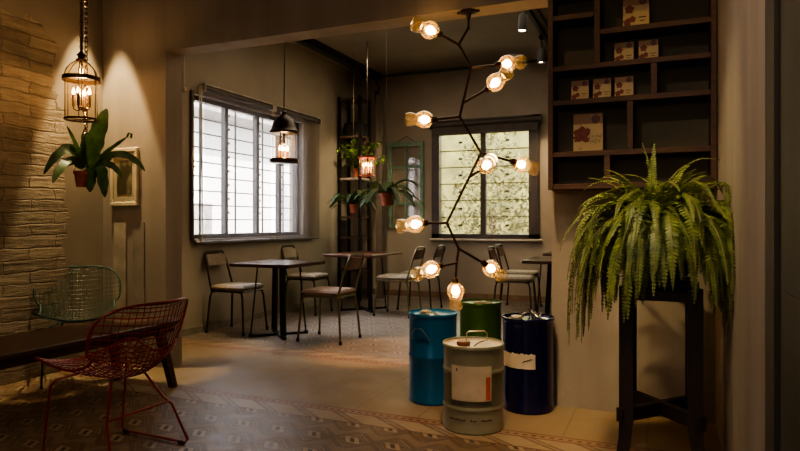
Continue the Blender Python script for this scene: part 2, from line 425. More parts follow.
bA = blind(5.17, 6.40, 'grey translucent roller blind on left half of the left window')
bB = blind(6.46, 7.55, 'grey translucent roller blind on right half of left window, near the corner plants')
q = MB(); q.tube([(XL+.07, 5.10, 2.57), (XL+.075, 5.09, 1.7), (XL+.075, 5.09, 1.02), (XL+.07, 5.12, .95), (XL+.07, 5.15, 1.02), (XL+.07, 5.14, 1.8), (XL+.07, 5.13, 2.57)], .007, 6)
tag(q.build('blind_chain', M_cream), 'pale bead chain loop hanging at left edge of the left window', 'cord')

# ------------------------------------------------------------------ back window
x0, x1, z0, z1 = BW
q = MB()
q.box(x0-.05, x0+.07, YB-.03, YB+.1, z0-.03, z1+.05); q.box(x1-.10, x1+.06, YB-.03, YB+.1, z0-.03, z1+.05)
q.box(x0-.05, x1+.06, YB-.03, YB+.1, z0-.04, z0+.03); q.box(x0-.05, x1+.06, YB-.03, YB+.1, z1-.02, z1+.05)
win2 = struct(q.build('window_2', M_frame))
q = MB(); xm = (x0+x1)/2-.02; q.box(xm-.04, xm+.04, YB+.02, YB+.09, z0, z1); q.build('mullion', M_frame, win2)
q = MB(); q.box(x0-.07, x1+.1, YB-.07, YB+.02, z0-.07, z0-.04, bev=.006); q.build('window_sill', M_cream, win2)
nr = 7; ph = (2.50-z0-.04)/6.0
for (xa, xb) in ((x0+.07, xm-.04), (xm+.04, x1-.10)):
    for i in range(7):
        zb = z0+.035+ph*i
        if zb > z1-.05: break
        q = MB(); vs = [(xa, YB+.045, zb), (xb, YB+.045, zb), (xb, YB+.065, min(z1, zb+ph*.985)), (xa, YB+.065, min(z1, zb+ph*.985))]
        q.add(vs, [(0, 1, 2, 3)]); q.build('louvre_pane', M_louvre, win2)
q = MB()
for (xa, xb) in ((x0+.07, xm-.04), (xm+.04, x1-.10)):
    for i in range(1, 7):
        zb = z0+.035+ph*i; q.box(xa, xb, YB+.035, YB+.075, zb-.006, zb+.006)
        q.box((xa+xb)/2-.028, (xa+xb)/2+.028, YB+.03, YB+.06, zb-ph*.5-.014, zb-ph*.5+.014)
q.build('louvre_clips', M_frame, win2)
t = thing('roller_blind', 'dark roller blind rolled up at the top of the back window', 'roller blind', (x0-.05, YB-.08, 2.58))
q = MB(); q.tube([(0, 0, .06), (x1-x0+.13, 0, .06)], .045, 14); q.build('roller', pr('dark_roller', (.035, .028, .024), .6), t)
q = MB(); q.box(.02, x1-x0+.11, -.002, .002, -.085, .06); q.build('blind_fabric', pr('dark_blind_cloth', (.05, .04, .034), .8), t)
q = MB(); q.box(.02, x1-x0+.11, -.008, .008, -.105, -.08, bev=.004); q.build('bottom_rail', M_frame, t)
q = MB(); q.box(-.012, 0, -.04, .06, .0, .12); q.build('bracket', M_frame, t)
q = MB(); q.box(x1-x0+.13, x1-x0+.142, -.04, .06, 0, .12); q.build('bracket', M_frame, t)
q = MB(); q.tube([(x1+.03, YB-.10, 2.62), (x1+.035, YB-.10, 1.5), (x1+.04, YB-.10, 1.16), (x1+.055, YB-.10, 1.5), (x1+.05, YB-.10, 2.62)], .006, 6)
tag(q.build('blind_chain', M_grille), 'dark bead chain hanging at right edge of the back window', 'cord')

# ------------------------------------------------------------------ outside
q = MB(); q.box(-30, 20, -20, 40, -1.2, -1.0); struct(q.build('ground', pr('outside_paving', (.45, .43, .4), .9)))
bd = thing('neighbour_house', 'white house seen overexposed through the left window', 'building', (-10, 7.5, -1.0))
q = MB(); q.box(-1, 0, -7, 9, 0, 4.7); q.build('wall', pr('white_render', (.85, .84, .82), .9, var=.05), bd)
q = MB(); q.box(-.2, .9, -7, 9, 4.6, 4.9); q.build('eave', pr('grey_eave', (.28, .26, .25), .8), bd)
q = MB(); q.box(-.02, .04, -1.3, .7, 1.8, 3.0); q.build('window', pr('pinkish_shutter', (.55, .42, .36), .8), bd)
q = MB(); q.box(-.02, .04, 2.4, 4.4, .8, 2.6); q.build('door', pr('dark_doorway', (.25, .23, .22), .8), bd)
def leafcloud(mb, cx, cy, cz, rx, ry, rz, n, s0, s1):
    for i in range(n):
        while True:
            p = Vector((random.uniform(-1, 1), random.uniform(-1, 1), random.uniform(-1, 1)))
            if p.length < 1: break
        c = Vector((cx+p.x*rx, cy+p.y*ry, cz+p.z*rz)); s = random.uniform(s0, s1)
        a = Vector((random.uniform(-1, 1), random.uniform(-1, 1), random.uniform(-1, .6))).normalized(); b = a.orthogonal().normalized()
        b.rotate(Matrix.Rotation(random.uniform(0, 6.28), 3, a)); mb.add([c-a*s, c+b*s*.4, c+a*s, c-b*s*.4], [(0, 1, 2, 3)])
tr = thing('garden_tree', 'small leafy potted tree outside left end of the left window', 'tree', (-6.6, 7.0, -1.0))
q = MB(); q.tube([(0, 0, 0), (.03, 0, 1.5), (-.02, .05, 3.0)], .04, 7); q.build('trunk', M_shelf, tr)
q = MB(); leafcloud(q, 0, 0, 3.05, .3, .3, .42, 160, .05, .1); q.build('foliage', pr('grey_green_leaf', (.13, .15, .1), .8), tr)
hd = [(-5.0, 12.3, 1.6), (-3.2, 12.2, 1.9), (-1.4, 12.1, 2.0), (.4, 12.4, 2.2)]
for i, (hx, hy, hh) in enumerate(hd):
    lab = ['leftmost yellow green bush outside the back window', 'tallest yellow green bush behind left pane of back window', 'yellow green bush behind right pane of back window', 'rightmost yellow green bush outside the back window'][i]
    t = thing('garden_bush', lab, 'bush', (hx, hy, -1.0), group='bushes outside the back window')
    q = MB(); q.tube([(0, 0, 0), (.05, 0, 1), (0, .1, 2.4)], .07, 7); q.build('trunk', M_shelf, t)
    q = MB(); leafcloud(q, 0, 0, hh+.3, .86, .6, hh+.2, 2400, .03, .10); q.build('foliage', M_garden, t)
q = MB(); q.box(-9, 4, 14.5, 14.7, -1, 3.3); struct(q.build('wall_garden', pr('garden_wall', (.12, .115, .05), .9, var=.6, nscale=2.2)))

# ------------------------------------------------------------------ ceiling tracks and spotlights
t = thing('ceiling_track', 'black ceiling track at left running from the beam towards the corner shelf', 'track light', (-4.16, 5.0, ZC))
q = MB(); q.box(-.05, .05, -.9, 3.85, -.10, -.0); q.build('rail', M_blackm, t)
q = MB(); q.box(-.05, .05, 3.85, 3.90, -.10, 0); q.build('end_cap', M_iron, t)
t = thing('ceiling_track', 'black ceiling track at right carrying two small lit spotlights', 'track light', (-1.37, 4.6, ZC))
q = MB(); q.box(-.022, .022, 0, 3.9, -.045, 0); q.build('rail', M_iron, t)
q = MB(); q.box(.09, .105, 0, 4.2, -.03, -.012); q.build('conduit', M_iron, t)
def spotlight(p, aim, label, s=1):
    t = thing('spotlight', label, 'spotlight', p, group='spotlights on the right ceiling track')
    d = (Vector(aim)-Vector(p)).normalized(); base = Vector((0, 0, 0))
    q = MB(); q.box(-.02, .02, -.05, .05, -.03, 0, bev=.005); q.tube([(0, 0, -.02), (0, 0, -.17)], .009, 8); q.build('mount', M_iron, t)
    a = Vector((0, 0, -.17))-d*.02; e = a+d*.17*s
    q = MB(); q.lathe([(.008, 0), (.042, .004), (.046, .02), (.046, .17*s), (.041, .17*s), (.038, .155*s)], 18, align(a, e)); q.build('lamp_housing', M_blackm, t)
    q = MB(); q.lathe([(.001, .160*s), (.038, .158*s)], 16, align(a, e)); q.build('lamp_lens', M_spotlamp, t)
    return Vector(p)+e
s1 = spotlight((-1.34, 6.40, ZC-.045), (-1.55, 6.3, .5), 'small black spotlight nearer the beam on the right ceiling track')
s2 = spotlight((-1.40, 7.75, ZC-.045), (-1.45, 7.85, 1.2), 'small black spotlight farther back on the right ceiling track')
t = thing('ceiling_spotlight', 'dark unlit spotlight hanging behind the topmost left glass shade', 'spotlight', (-2.46, 5.6, ZC))
q = MB(); q.tube([(0, 0, 0), (0, 0, -.30)], .01, 8); q.lathe([(.05, -.02), (.05, 0)], 14, cap0=True); q.build('stem', M_iron, t)
q = MB(); q.lathe([(.01, 0), (.05, .01), (.055, .05), (.05, .16), (.043, .17)], 16, align((0.05, 0, -.28), (-.09, -.02, -.42)), cap1=True); q.build('lamp_housing', M_bronze, t)
# hook and hanging strap at the end of the left track
q = MB(); q.tube([(0, 0, 0), (0, 0, -.10), (.03, 0, -.15), (.04, 0, -.21), (0, 0, -.25), (-.03, 0, -.21)], .012, 7)
q.tube([(.0, 0, -.22), (.02, 0, -.36), (.04, 0, -.5)], [.03, .05, .045], 8)
tag(q.build('ceiling_hook', M_iron, loc=(-4.12, 8.75, ZC-.085)), 'dark hook hanging from the far end of the left ceiling track', 'hook')

# ------------------------------------------------------------------ chandelier
top = Vector((-2.06+.0, 3.885, 2.52))
top = P(468.5, 11.5, 4.0); top.z = 2.52
ch = thing('branching_chandelier', 'tall branching black metal chandelier with ten glowing glass shades hanging from the beam', 'chandelier', top)
L = lambda u, v, t=4.0: P(u, v, t)-top
q = MB(); q.lathe([(.055, -.0), (.055, -.012), (.02, -.02), (.012, -.05)], 20, cap0=True); q.tube([(-.075, .0, -.006), (.075, .0, -.006)], .008, 6); q.build('canopy', M_bronze, ch)
J0 = Vector((0, 0, -.02)); J0b = L(468.4, 28); J1 = L(458.6, 44.7, 3.98); J2 = L(471.3, 67.7, 4.02); J4 = L(459.7, 116.7, 3.99); J3 = J2+(J4-J2)*.72
J5 = L(481, 153, 4.05); J6 = L(446.8, 223, 3.98); J5b = J5+(J6-J5)*.35; J7 = L(458.7, 248.6, 4.02); J8 = L(456.5, 262.8, 4.0); J9 = L(455.6, 280, 4.0)
def stem(a, b, r=.0085): q = MB(); q.tube([a, b], r, 8); q.ball(b, r*1.35, 8); q.build('stem', M_bronze, ch)
for a, b in ((J0, J0b), (J0b, J1), (J1, J2), (J2, J4), (J4, J5), (J5, J6), (J6, J7), (J7, J8), (J8, J9)): stem(a, b)
arms = [  # joint, socket point, tip of shade
    (J1, L(438, 33.5, 3.92), L(407, 21, 3.84)), (J2, L(499, 65, 4.06), L(529, 61, 4.1)), (J3, L(489, 88, 3.94), L(508, 72, 3.84)),
    (J4, L(433, 119.6, 4.04), L(408, 119.6, 4.08)), (J5, L(514, 162, 4.15), L(535, 169, 4.19)), (J5b, L(484, 168, 3.98), L(490, 161, 3.83)),
    (J6, L(424, 223, 3.96), L(398, 226.5, 3.92)), (J7, L(485, 264, 4.08), L(504, 278, 4.14)), (J8, L(439, 266.5, 3.92), L(412, 276, 3.86)),
    (J9, L(455.6, 282, 4.0), L(455.6, 311, 4.0))]
prof = [(.020, 0), (.034, .010), (.050, .028), (.057, .052), (.056, .074), (.046, .096), (.037, .110), (.038, .122), (.045, .138), (.047, .155), (.043, .172), (.040, .178)]
for j, s, e in arms:
    if (s-j).length > .03: q = MB(); q.tube([j, s], .0085, 8); q.build('arm', M_bronze, ch)
    M = align(s, e)
    q = MB(); q.lathe([(.008, -.03), (.018, -.025), (.022, -.012), (.022, .012), (.014, .02)], 14, M, cap0=True, cap1=True); q.build('socket', M_bronze, ch)
    q = MB(); q.lathe(prof, 28, M); sh = q.build('glass_shade', M_shade, ch)
    q = MB(); q.lathe([(.010, .012), (.013, .025), (.026, .048), (.027, .062), (.018, .078), (.001, .084)], 14, M); q.build('light_bulb', M_bulb, sh)
# ------------------------------------------------------------------ lanterns
def chain(mb, a, b, n=None, link=.035, r=.0035):
    a, b = Vector(a), Vector(b); d = b-a; n = max(2, int(d.length/(link*.8)))
    for i in range(n):
        c = a+d*(i+.5)/n; w = link*.26; h = link*.5; pts = []
        for k in range(8):
            an = 2*PI*k/8; o = math.cos(an)*w; pts.append(c+Vector((o if i % 2 else 0, 0 if i % 2 else o, math.sin(an)*h)))
        mb.tube(pts, r, 4, closed=True)
def candle(par, x, y, z, h, mat, r=.011):
    q = MB(); q.lathe([(r, z), (r, z+h), (r*.6, z+h+.004)], 10, Matrix.Translation((x, y, 0)), cap0=True, cap1=True); c = q.build('candle', mat, par)
    q = MB(); q.lathe([(.004, z+h), (.012, z+h+.014), (.010, z+h+.03), (.001, z+h+.055)], 10, Matrix.Translation((x, y, 0))); q.build('flame_bulb', M_flame, c)
def plight(p, e, col=(1, .6, .28), r=.03):
    li = bpy.data.lights.new('lamp_light', 'POINT'); li.energy = e; li.color = col; li.shadow_soft_size = r
    lo = bpy.data.objects.new('lamp_light', li); C.objects.link(lo); lo.location = p
def ring(mb, r, z0, z1, th=.006, n=28): mb.lathe([(r-th, z0), (r, z0), (r, z1), (r-th, z1), (r-th, z0)], n)
# lantern by the brick wall
p = P(81.5, 120.5, 4.5)
t = thing('hanging_lantern', 'round glass lantern with wire dome and candle bulbs hanging on chain by the brick wall', 'lantern', p)
q = MB(); ring(q, .115, 0, .014); ring(q, .128, .285, .315, .014); q.lathe([(.001, .0), (.02, .0)], 12)
for k in range(6): a = k*PI/3+.2; q.tube([(.113*math.cos(a), .113*math.sin(a), 0), (.113*math.cos(a), .113*math.sin(a), .29)], .0035, 6)
for k in range(3): a = k*PI/3+.3; q.tube([(-.113*math.cos(a), -.113*math.sin(a), .006), (.113*math.cos(a), .113*math.sin(a), .006)], .003, 6)
q.build('lantern_frame', M_bronze, t)
q = MB()
for k in range(6):
    a = k*PI/3+.2; q.tube([(r_*math.cos(a), r_*math.sin(a), z_) for r_, z_ in ((.12, .31), (.105, .36), (.07, .405), (.03, .43))], .004, 6)
q.build('dome_wires', M_bronze, t)
q = MB(); q.lathe([(.03, .425), (.04, .44), (.02, .455), (.034, .475), (.014, .495), (.006, .51)], 14, cap0=True); q.tube([(0, 0, .43), (0, 0, .10)], .005, 6); q.build('finial', M_bronze, t)
q = MB(); q.lathe([(.108, .01), (.108, .29)], 32); q.build('glass_cylinder', M_lglass, t)
q = MB(); q.lathe([(.112, .315), (.10, .36), (.065, .405), (.03, .425)], 28); q.build('glass_dome', M_lglass, t)
q = MB()
for k in range(4): a = k*PI/2+.5; q.tube([(0, 0, .09), (.03*math.cos(a), .03*math.sin(a), .07), (.055*math.cos(a), .055*math.sin(a), .085), (.055*math.cos(a), .055*math.sin(a), .11)], .0045, 6)
q.ball((0, 0, .09), .016, 8); cl = q.build('candle_arms', M_bronze, t)
for k in range(4): a = k*PI/2+.5; candle(t, .055*math.cos(a), .055*math.sin(a), .10, .085, M_candled)
q = MB(); chain(q, (0, 0, .51), (0, 0, ZC-p.z-.02), link=.05, r=.005); q.tube([(.0, 0, .51), (0, 0, ZC-p.z-.02)], .005, 6); q.build('chain', M_bronze, t)
plight(p+Vector((0, 0, .235)), 4.5)
# pale chain that carries the wall plant
# lantern over the first table
p = P(284, 163, 6.0)
t = thing('hanging_lantern', 'bell topped lantern with glass sides hanging in front of the left window', 'lantern', p)
q = MB(); q.lathe([(.13, 0), (.142, .01), (.142, .032), (.13, .042), (.1, .045)], 28, cap0=True, cap1=True); q.build('lantern_base', M_bronze, t)
q = MB(); q.lathe([(.125, .28), (.142, .285), (.145, .305), (.128, .318), (.116, .35), (.105, .39), (.08, .43), (.04, .455), (.022, .475), (.03, .49), (.008, .51)], 28, cap0=True); q.build('bell_cap', pr('black_bell_cap', (.03, .022, .018), .35, .6), t)
q = MB(); q.lathe([(.112, .04), (.112, .285)], 30); q.build('glass_cylinder', M_lglass, t)
q = MB(); q.tube([(0, 0, .285), (0, 0, .18)], .012, 8); 
for k in range(4): a = k*PI/2+.3; q.tube([(.113*math.cos(a), .113*math.sin(a), .04), (.113*math.cos(a), .113*math.sin(a), .285)], .0035, 6)
q.build('lantern_frame', M_bronze, t)
for k in range(5): a = k*2*PI/5; candle(t, .04*math.cos(a), .04*math.sin(a), .044, .065+.008*(k % 2), M_candle, .016)
q = MB(); q.tube([(0, 0, .5), (0.006, 0, 1.0), (0, 0, ZC-p.z-.01)], .006, 6); q.build('cord', M_iron, t)
plight(p+Vector((0, 0, .17)), 4)
# lantern over the second table
p = P(367.3, 176, 8.0)
t = thing('hanging_lantern', 'small glowing glass lantern with red ring hanging before the corner plants', 'lantern', p)
q = MB(); ring(q, .105, .0, .012); ring(q, .118, .225, .25, .012); q.build('lantern_ring', pr('red_lantern_ring', (.22, .05, .025), .4, .4), t)
q = MB(); q.lathe([(.102, .0), (.102, .225)], 28); q.build('glass_cylinder', M_lglass, t)
q = MB()
for k in range(3): a = k*2*PI/3; q.tube([(.11*math.cos(a), .11*math.sin(a), .24), (0, 0, .46)], .004, 5)
q.lathe([(.03, .40), (.035, .43), (.01, .47)], 12); q.tube([(0, 0, .42), (0, 0, .1)], .006, 6)
for k in range(6): a = k*PI/3; q.tube([(.104*math.cos(a), .104*math.sin(a), 0), (.104*math.cos(a), .104*math.sin(a), .23)], .003, 5)
q.build('lantern_frame', M_bronze, t)
for k in range(4): a = k*PI/2+.2; candle(t, .05*math.cos(a), .05*math.sin(a), .04, .08, M_candle)
q = MB(); q.tube([(0, 0, .46), (0, 0, ZC-p.z-.01)], .008, 6); q.build('cord', M_iron, t)
plight(p+Vector((0, 0, .16)), 6)

# ------------------------------------------------------------------ strap leaf helper
def leaf3(mb, a, b, c, w, n=10, fold=.25, wav=0, side=None):
    pts = bez(a, b, c, n); vs = []
    for i, p_ in enumerate(pts):
        d = (pts[min(i+1, n)]-pts[max(i-1, 0)]).normalized()
        s = side if side is not None else Vector((0, 0, 1))
        x = d.cross(s)
        if x.length < .15: x = d.cross(Vector((.3, -.8, .2)))
        x.normalize(); nrm = x.cross(d).normalized(); t_ = i/n
        ww = w*.5*(math.sin(PI*min(1, (t_*.9+.08)))**.5 if t_ < 1 else .12)*(1+wav*math.sin(t_*26))
        vs += [p_-x*ww+nrm*ww*fold, p_, p_+x*ww+nrm*ww*fold]
    fs = []
    for i in range(n): o = i*3; fs += [(o, o+1, o+4, o+3), (o+1, o+2, o+5, o+4)]
    mb.add(vs, fs, True)
def pot(par, r=.07, h=.12, z=0, mat=None):
    q = MB(); q.lathe([(r*.62, z), (r*.9, z+h*.8), (r*1.02, z+h*.8), (r*1.02, z+h), (r*.9, z+h), (r*.82, z+h*.9)], 22, cap0=True); pp = q.build('pot', mat or M_terra, par)
    q = MB(); q.lathe([(.001, z+h*.9), (r*.85, z+h*.9)], 18); q.build('soil', pr('dark_soil', (.03, .02, .012), .95), par); return pp
# plant by the lantern
c0 = P(81, 187, 4.68)
t = thing('hanging_plant', 'strap leaved plant in small terracotta pot hanging under the lantern by the brick wall', 'potted plant', c0)
pot(t, .052, .12)
mb = MB(); vw = Vector((-sa*1.0, ca*1.0, 0))
Q = lambda u, v, t_=4.5: P(u, v, t_+.18)-c0
side = Vector((sa, -ca, .15))
for pts, w in ((((88, 168), (93, 148), (107, 109)), .13), (((86, 166), (70, 128), (44, 174)), .08), (((84, 168), (66, 150), (53, 183)), .085),
               (((88, 166), (84, 148), (86, 127)), .07), (((90, 166), (106, 152), (127, 137)), .035), (((92, 166), (124, 140), (145, 171)), .055),
               (((92, 168), (112, 156), (122, 178)), .05), (((92, 166), (103, 160), (105, 197)), .10), (((86, 166), (92, 166), (90, 192)), .11),
               (((84, 166), (78, 146), (67, 126)), .03), (((86, 166), (76, 152), (71, 146)), .06), (((90, 166), (98, 158), (112, 160)), .045), (((84, 166), (80, 152), (86, 138)), .04)):
    k = random.uniform(-.10, .10)-(.26 if pts[2][0] < 75 else 0)
    a, b, c = pts; leaf3(mb, Q(*a, 4.5), Q(*b, 4.5+k*.6), Q(*c, 4.5+k), w*(1.15 if w > .12 else 1.0), 16, .18, .10, side)
mb.build('foliage', M_lead, t)
mb = MB(); a = Q(127, 137, 4.5); mb.tube([a, a+Vector((.015, 0, .03)), a+Vector((.045, 0, .02)), a+Vector((.04, 0, -.01))], .008, 6); mb.build('curled_frond', M_leafm, t)
mb = MB(); zt = ZC-c0.z-.01; chain(mb, (.03, .02, .30), (.03, .02, zt), link=.045, r=.0065)
for k in range(3): a_ = k*2*PI/3; mb.tube([(.03, .02, .30), (.052*math.cos(a_), .052*math.sin(a_), .115)], .003, 5); mb.build('chain', pr('bright_steel_chain', (.6, .5, .35), .25, .9), t)

# framed picture
a = P(128, 175, 5.1); pxc = -4.07
xa, xb = -4.212, -3.915
t = thing('framed_picture', 'cream framed picture hanging on the pier wall behind the strap leaved plant', 'picture', ((xa+xb)/2, PF, 1.29))
hw = (xb-xa)/2; hh = .475
q = MB(); q.box(-hw, hw, -.03, 0, 0, .035, bev=.006); q.box(-hw, hw, -.03, 0, hh-.035, hh, bev=.006); q.box(-hw, -hw+.03, -.03, 0, .03, hh-.03, bev=.006); q.box(hw-.03, hw, -.03, 0, .03, hh-.03, bev=.006)
q.build('picture_frame', pr('cream_frame', (.55, .46, .32), .45), t)
q = MB(); q.box(-hw+.03, hw-.03, -.014, -.010, .035, hh-.035); q.build('mat_board', pr('mat_board', (.42, .35, .24), .8), t)
m, nt, b = newmat('dark_botanical_print'); nn = nz(nt, objco(nt), 14, 2); nn2 = nz(nt, objco(nt, (1, 1, .6)), 9, 1)
nt.links.new(mixc(nt, ((nn2-.5)*8).mx(0).mn(1), (.06, .05, .03), mixc(nt, nn, (.35, .3, .2), (.16, .14, .08))), b.inputs['Base Color']); b.inputs['Roughness'].default_value = .3
q = MB(); q.box(-hw+.068, hw-.068, -.017, -.013, .10, hh-.10); q.build('print', m, t)

# ------------------------------------------------------------------ café chairs (face +x)
def cafe_chair(label, group, frame, cushion, panel):
    t = thing('cafe_chair', label, 'chair', group=group)
    rr = .0115
    for sx in (1, -1):
        for sy in (1, -1):
            q = MB(); q.tube([(sx*.15, sy*.165, .435), (sx*.19, sy*.175, .425), (sx*.205, sy*.18, .38), (sx*.235, sy*.205, .012)], rr, 8)
            lg = q.build('leg', frame, t)
            q = MB(); q.lathe([(.015, 0), (.016, .03), (.012, .033)], 10, Matrix.Translation((sx*.235, sy*.205, 0)), cap0=True); q.build('foot_cap', M_rubber, lg)
    q = MB(); q.tube([(-.19, -.18, .44), (.19, -.18, .44), (.2, -.17, .44), (.2, .17, .44), (.19, .18, .44), (-.19, .18, .44), (-.2, .17, .44), (-.2, -.17, .44)], rr, 8, closed=True); q.build('seat_frame', frame, t)
    pts = [(-.185, -.18, .44)]+[(-.19-.10*f, -.18+.022*f, .44+.36*f) for f in (.15, .5, .85)]
    r_ = .05; zt = .845; xb_ = -.30; yb = .155
    pts += [(xb_+.004, -yb, zt-.05), (xb_, -yb+.012, zt-.02), (xb_, -yb+.035, zt), (xb_-.003, 0, zt+.004), (xb_, yb-.035, zt), (xb_, yb-.012, zt-.02), (xb_+.004, yb, zt-.05)]
    pts += [(-.19-.10*f, .18-.022*f, .44+.36*f) for f in (.85, .5, .15)]+[(-.185, .18, .44)]
    q = MB(); q.tube(pts, rr, 8); q.build('back_frame', frame, t)
    q = MB(); n = 8; vs = []
    for i in range(n+1):
        y = -.148+.296*i/n; dx = -.014*math.cos(PI*(i/n-.5))
        for (z, x) in ((.70, -.262), (.815, -.293)): vs += [Vector((x+dx, y, z)), Vector((x+dx+.010, y, z))]
    fs = []
    for i in range(n):
        o = i*4; p4 = o+4; fs += [(o, p4, p4+2, o+2), (o+1, o+3, p4+3, p4+1), (o+2, p4+2, p4+3, o+3), (o, o+1, p4+1, p4)]
    fs += [(0, 2, 3, 1), (n*4, n*4+1, n*4+3, n*4+2)]
    q.add(vs, fs); q.build('back_panel', panel, t)
    q = MB(); q.box(-.205, .215, -.195, .195, .452, .502, bev=.02); q.build('seat_cushion', cushion, t)
    return t
g1 = 'cafe chairs in the back room'
c1 = cafe_chair('dark framed cafe chair by left window wall, nearest the pier', g1, M_tubeb, M_cush, M_bpanel); c1.location = (-4.17, 5.38, 0)
c2 = dup(c1, (-4.2, 6.85, 0), .0, 'dark framed cafe chair behind the square table, under the left window')
c3 = cafe_chair('olive framed cafe chair right of the square table, back to the drums', g1, M_tubek, M_cushb, M_bpanel); c3.location = (-3.04, 5.36, 0); c3.rotation_euler.z = PI
c4 = cafe_chair('olive framed cafe chair on near right of the long table', g1, M_tubek, M_cush, M_bpanel); c4.location = (-3.06, 7.12, 0); c4.rotation_euler.z = PI
c5 = dup(c1, (-3.0, 7.72, 0), PI, 'dark framed cafe chair at far right end of the long table')
c6 = cafe_chair('rust backed cafe chair in front below the back window', g1, M_tubeb, M_cush, M_rust); c6.location = (-1.68, 7.55, 0); c6.rotation_euler.z = .04
c7 = dup(c6, (-1.78, 8.35, 0), 0, 'rust backed cafe chair farthest back below the back window')

# ------------------------------------------------------------------ café tables
def table(label, cx, cy, wx, wy, top_m, spread=.2, rot=0, th=.035, rods=True):
    t = thing('cafe_table', label, 'table', (cx, cy, 0), rot)
    q = MB(); q.box(-wx/2, wx/2, -wy/2, wy/2, .75-th, .75, bev=.005); q.build('tabletop', top_m, t)
    q = MB(); s = spread
    q.bar((-s, -s, .012), (s, s, .012), .05, .02); q.bar((-s, s, .013), (s, -s, .013), .05, .022)
    for a, b2 in ((-s, -s), (s, s), (-s, s), (s, -s)): q.lathe([(.022, 0), (.024, .03), (.01, .034)], 10, Matrix.Translation((a, b2, 0)), cap0=True)
    q.build('cross_base', M_iron, t)
    for a, b2 in ((-.85, .85), (.85, -.85)):
        q = MB(); q.bar((s*a, s*b2, .02), (s*a*.75, s*b2*.75, .72), .055, .03); q.build('leg', M_iron, t)
    if rods:
        for a, b2 in ((-1, -1), (1, 1)):
            q = MB(); q.tube([(s*a, s*b2, .02), (s*a*.85, s*b2*.62, .72)], .008, 6); q.build('brace_rod', M_iron, t)
    q = MB(); q.box(-s, s, -s, s, .705, .716); q.build('mounting_plate', M_iron, t)
    return t
table('square dark wood cafe table with black legs under the bell topped lantern', -3.64, 5.37, .70, .70, M_ttop)
table('long brown wood cafe table standing before the corner shelf', -3.66, 7.38, .70, .98, M_ttop2, .22)
table('dark cafe table at right cut off by partition, behind the navy drum', -1.03, 6.98, .74, .74, M_ttop, .24)
table('dark cafe table at right farther back, mostly hidden by the partition', -1.10, 8.52, .72, .66, M_ttop, .2)

# ------------------------------------------------------------------ corner shelf unit with plants
t = thing('corner_shelf', 'tall dark open shelf unit standing in the back left corner', 'shelf', (-4.28, 8.3, 0))
for sx in (-1, 1):
    for sy in (-1, 1): q = MB(); q.box(sx*.17-.02, sx*.17+.02, sy*.15-.02, sy*.15+.02, 0, 3.02); q.build('post', M_iron, t)
for z in (.45, .93, 1.23, 1.80, 2.42, 2.98):
    q = MB(); q.box(-.19, .19, -.17, .17, z-.015, z+.015); q.build('shelf_board', M_ttop if z != 1.80 else pr('pale_shelf_board', (.3, .25, .2), .7), t)
q = MB(); q.box(-.15, .15, -.05, .13, 2.47, 2.68, bev=.01)
tag(q.build('storage_box', pr('black_box', (.012, .010, .010), .5), loc=(-4.28, 8.3, -.034)), 'black box on a high board of the corner shelf', 'box')
# tall brown plank post beside it
q = MB(); q.box(-.05, .05, -.02, .02, 0, 3.1); q.box(-.06, .06, -.03, .03, 0, .05)
tag(q.build('wooden_post', pr('brown_post', (.10, .08, .06), .7), loc=(-3.98, 8.55, 0)), 'tall brown upright post standing right of the corner shelf', 'post')
# mint frame
xa, xb, za, zb = -4.02, -3.42, 1.07, 2.41
t = thing('old_window_frame', 'mint green old window frame with panes hung on back wall', 'window frame', ((xa+xb)/2, YB-.045, za))
W, H = (xb-xa)/2, zb-za
q = MB(); q.box(-W, -W+.065, 0, .04, 0, H, bev=.004); q.box(W-.065, W, 0, .04, 0, H, bev=.004); q.box(-W+.06, W-.06, 0, .04, 0, .08); q.box(-W+.06, W-.06, 0, .04, H-.07, H); q.build('outer_frame', M_mint, t)
q = MB(); q.box(-.014, .014, .005, .035, .08, H-.07)
for z in (.38, .95): q.box(-W+.06, W-.06, .004, .036, z-.018, z+.018)
q.build('glazing_bars', M_mint, t)
for x_ in (-1, 1):
    for z0_, z1_ in ((.08, .362), (.398, .932), (.968, H-.07)):
        q = MB(); xx = sorted((x_*.014, x_*(W-.065))); q.box(xx[0], xx[1], .018, .022, z0_, z1_); q.build('pane', thin('old_pane', (.75, .78, .72), .2, .15, (.5, .5, .42), .15) if False else M_glass, t)
q = MB(); q.tube([(-W*.5, .01, H), (0, .035, H+.10), (W*.5, .01, H)], .005, 5); q.build('hanging_wire', M_rope, t)

def strapplant(name, label, p, potr, poth, nl, l0, l1, w, mat, rope=True, seed=1, group=None):
    random.seed(seed); t = thing(name, label, 'potted plant', p, group=group); pot(t, potr, poth)
    mb = MB()
    for i in range(nl):
        a = 2*PI*i/nl+random.uniform(-.3, .3); l = random.uniform(l0, l1); el = random.uniform(.2, 1.1)
        d = Vector((math.cos(a), math.sin(a), 0)); base = Vector((0, 0, poth*.92))+d*potr*.4
        b = base+d*l*.55*math.cos(el*.7)+Vector((0, 0, l*.7*el)); c = base+d*l*.95+Vector((0, 0, l*(el-.75)*.7))
        leaf3(mb, base, b, c, w*random.uniform(.7, 1.2), 10, .3)
    mb.build('foliage', mat, t)
    if rope:
        zt = ZC-p[2]-.01; q = MB()
        for k in range(3): a = k*2*PI/3; q.tube([(potr*1.03*math.cos(a), potr*1.03*math.sin(a), poth), (0, 0, poth+.55)], .003, 5)
        q.tube([(0, 0, poth+.55), (0, 0, zt)], .0022, 5); q.build('rope', M_rope, t)
    return t
a = P(353.5, 213, 8.45); strapplant('hanging_plant', 'strap leaved plant in terracotta pot hanging low left before the corner shelf', a, .065, .12, 17, .3, .46, .08, M_lead, seed=3, group='hanging plants in the back corner')
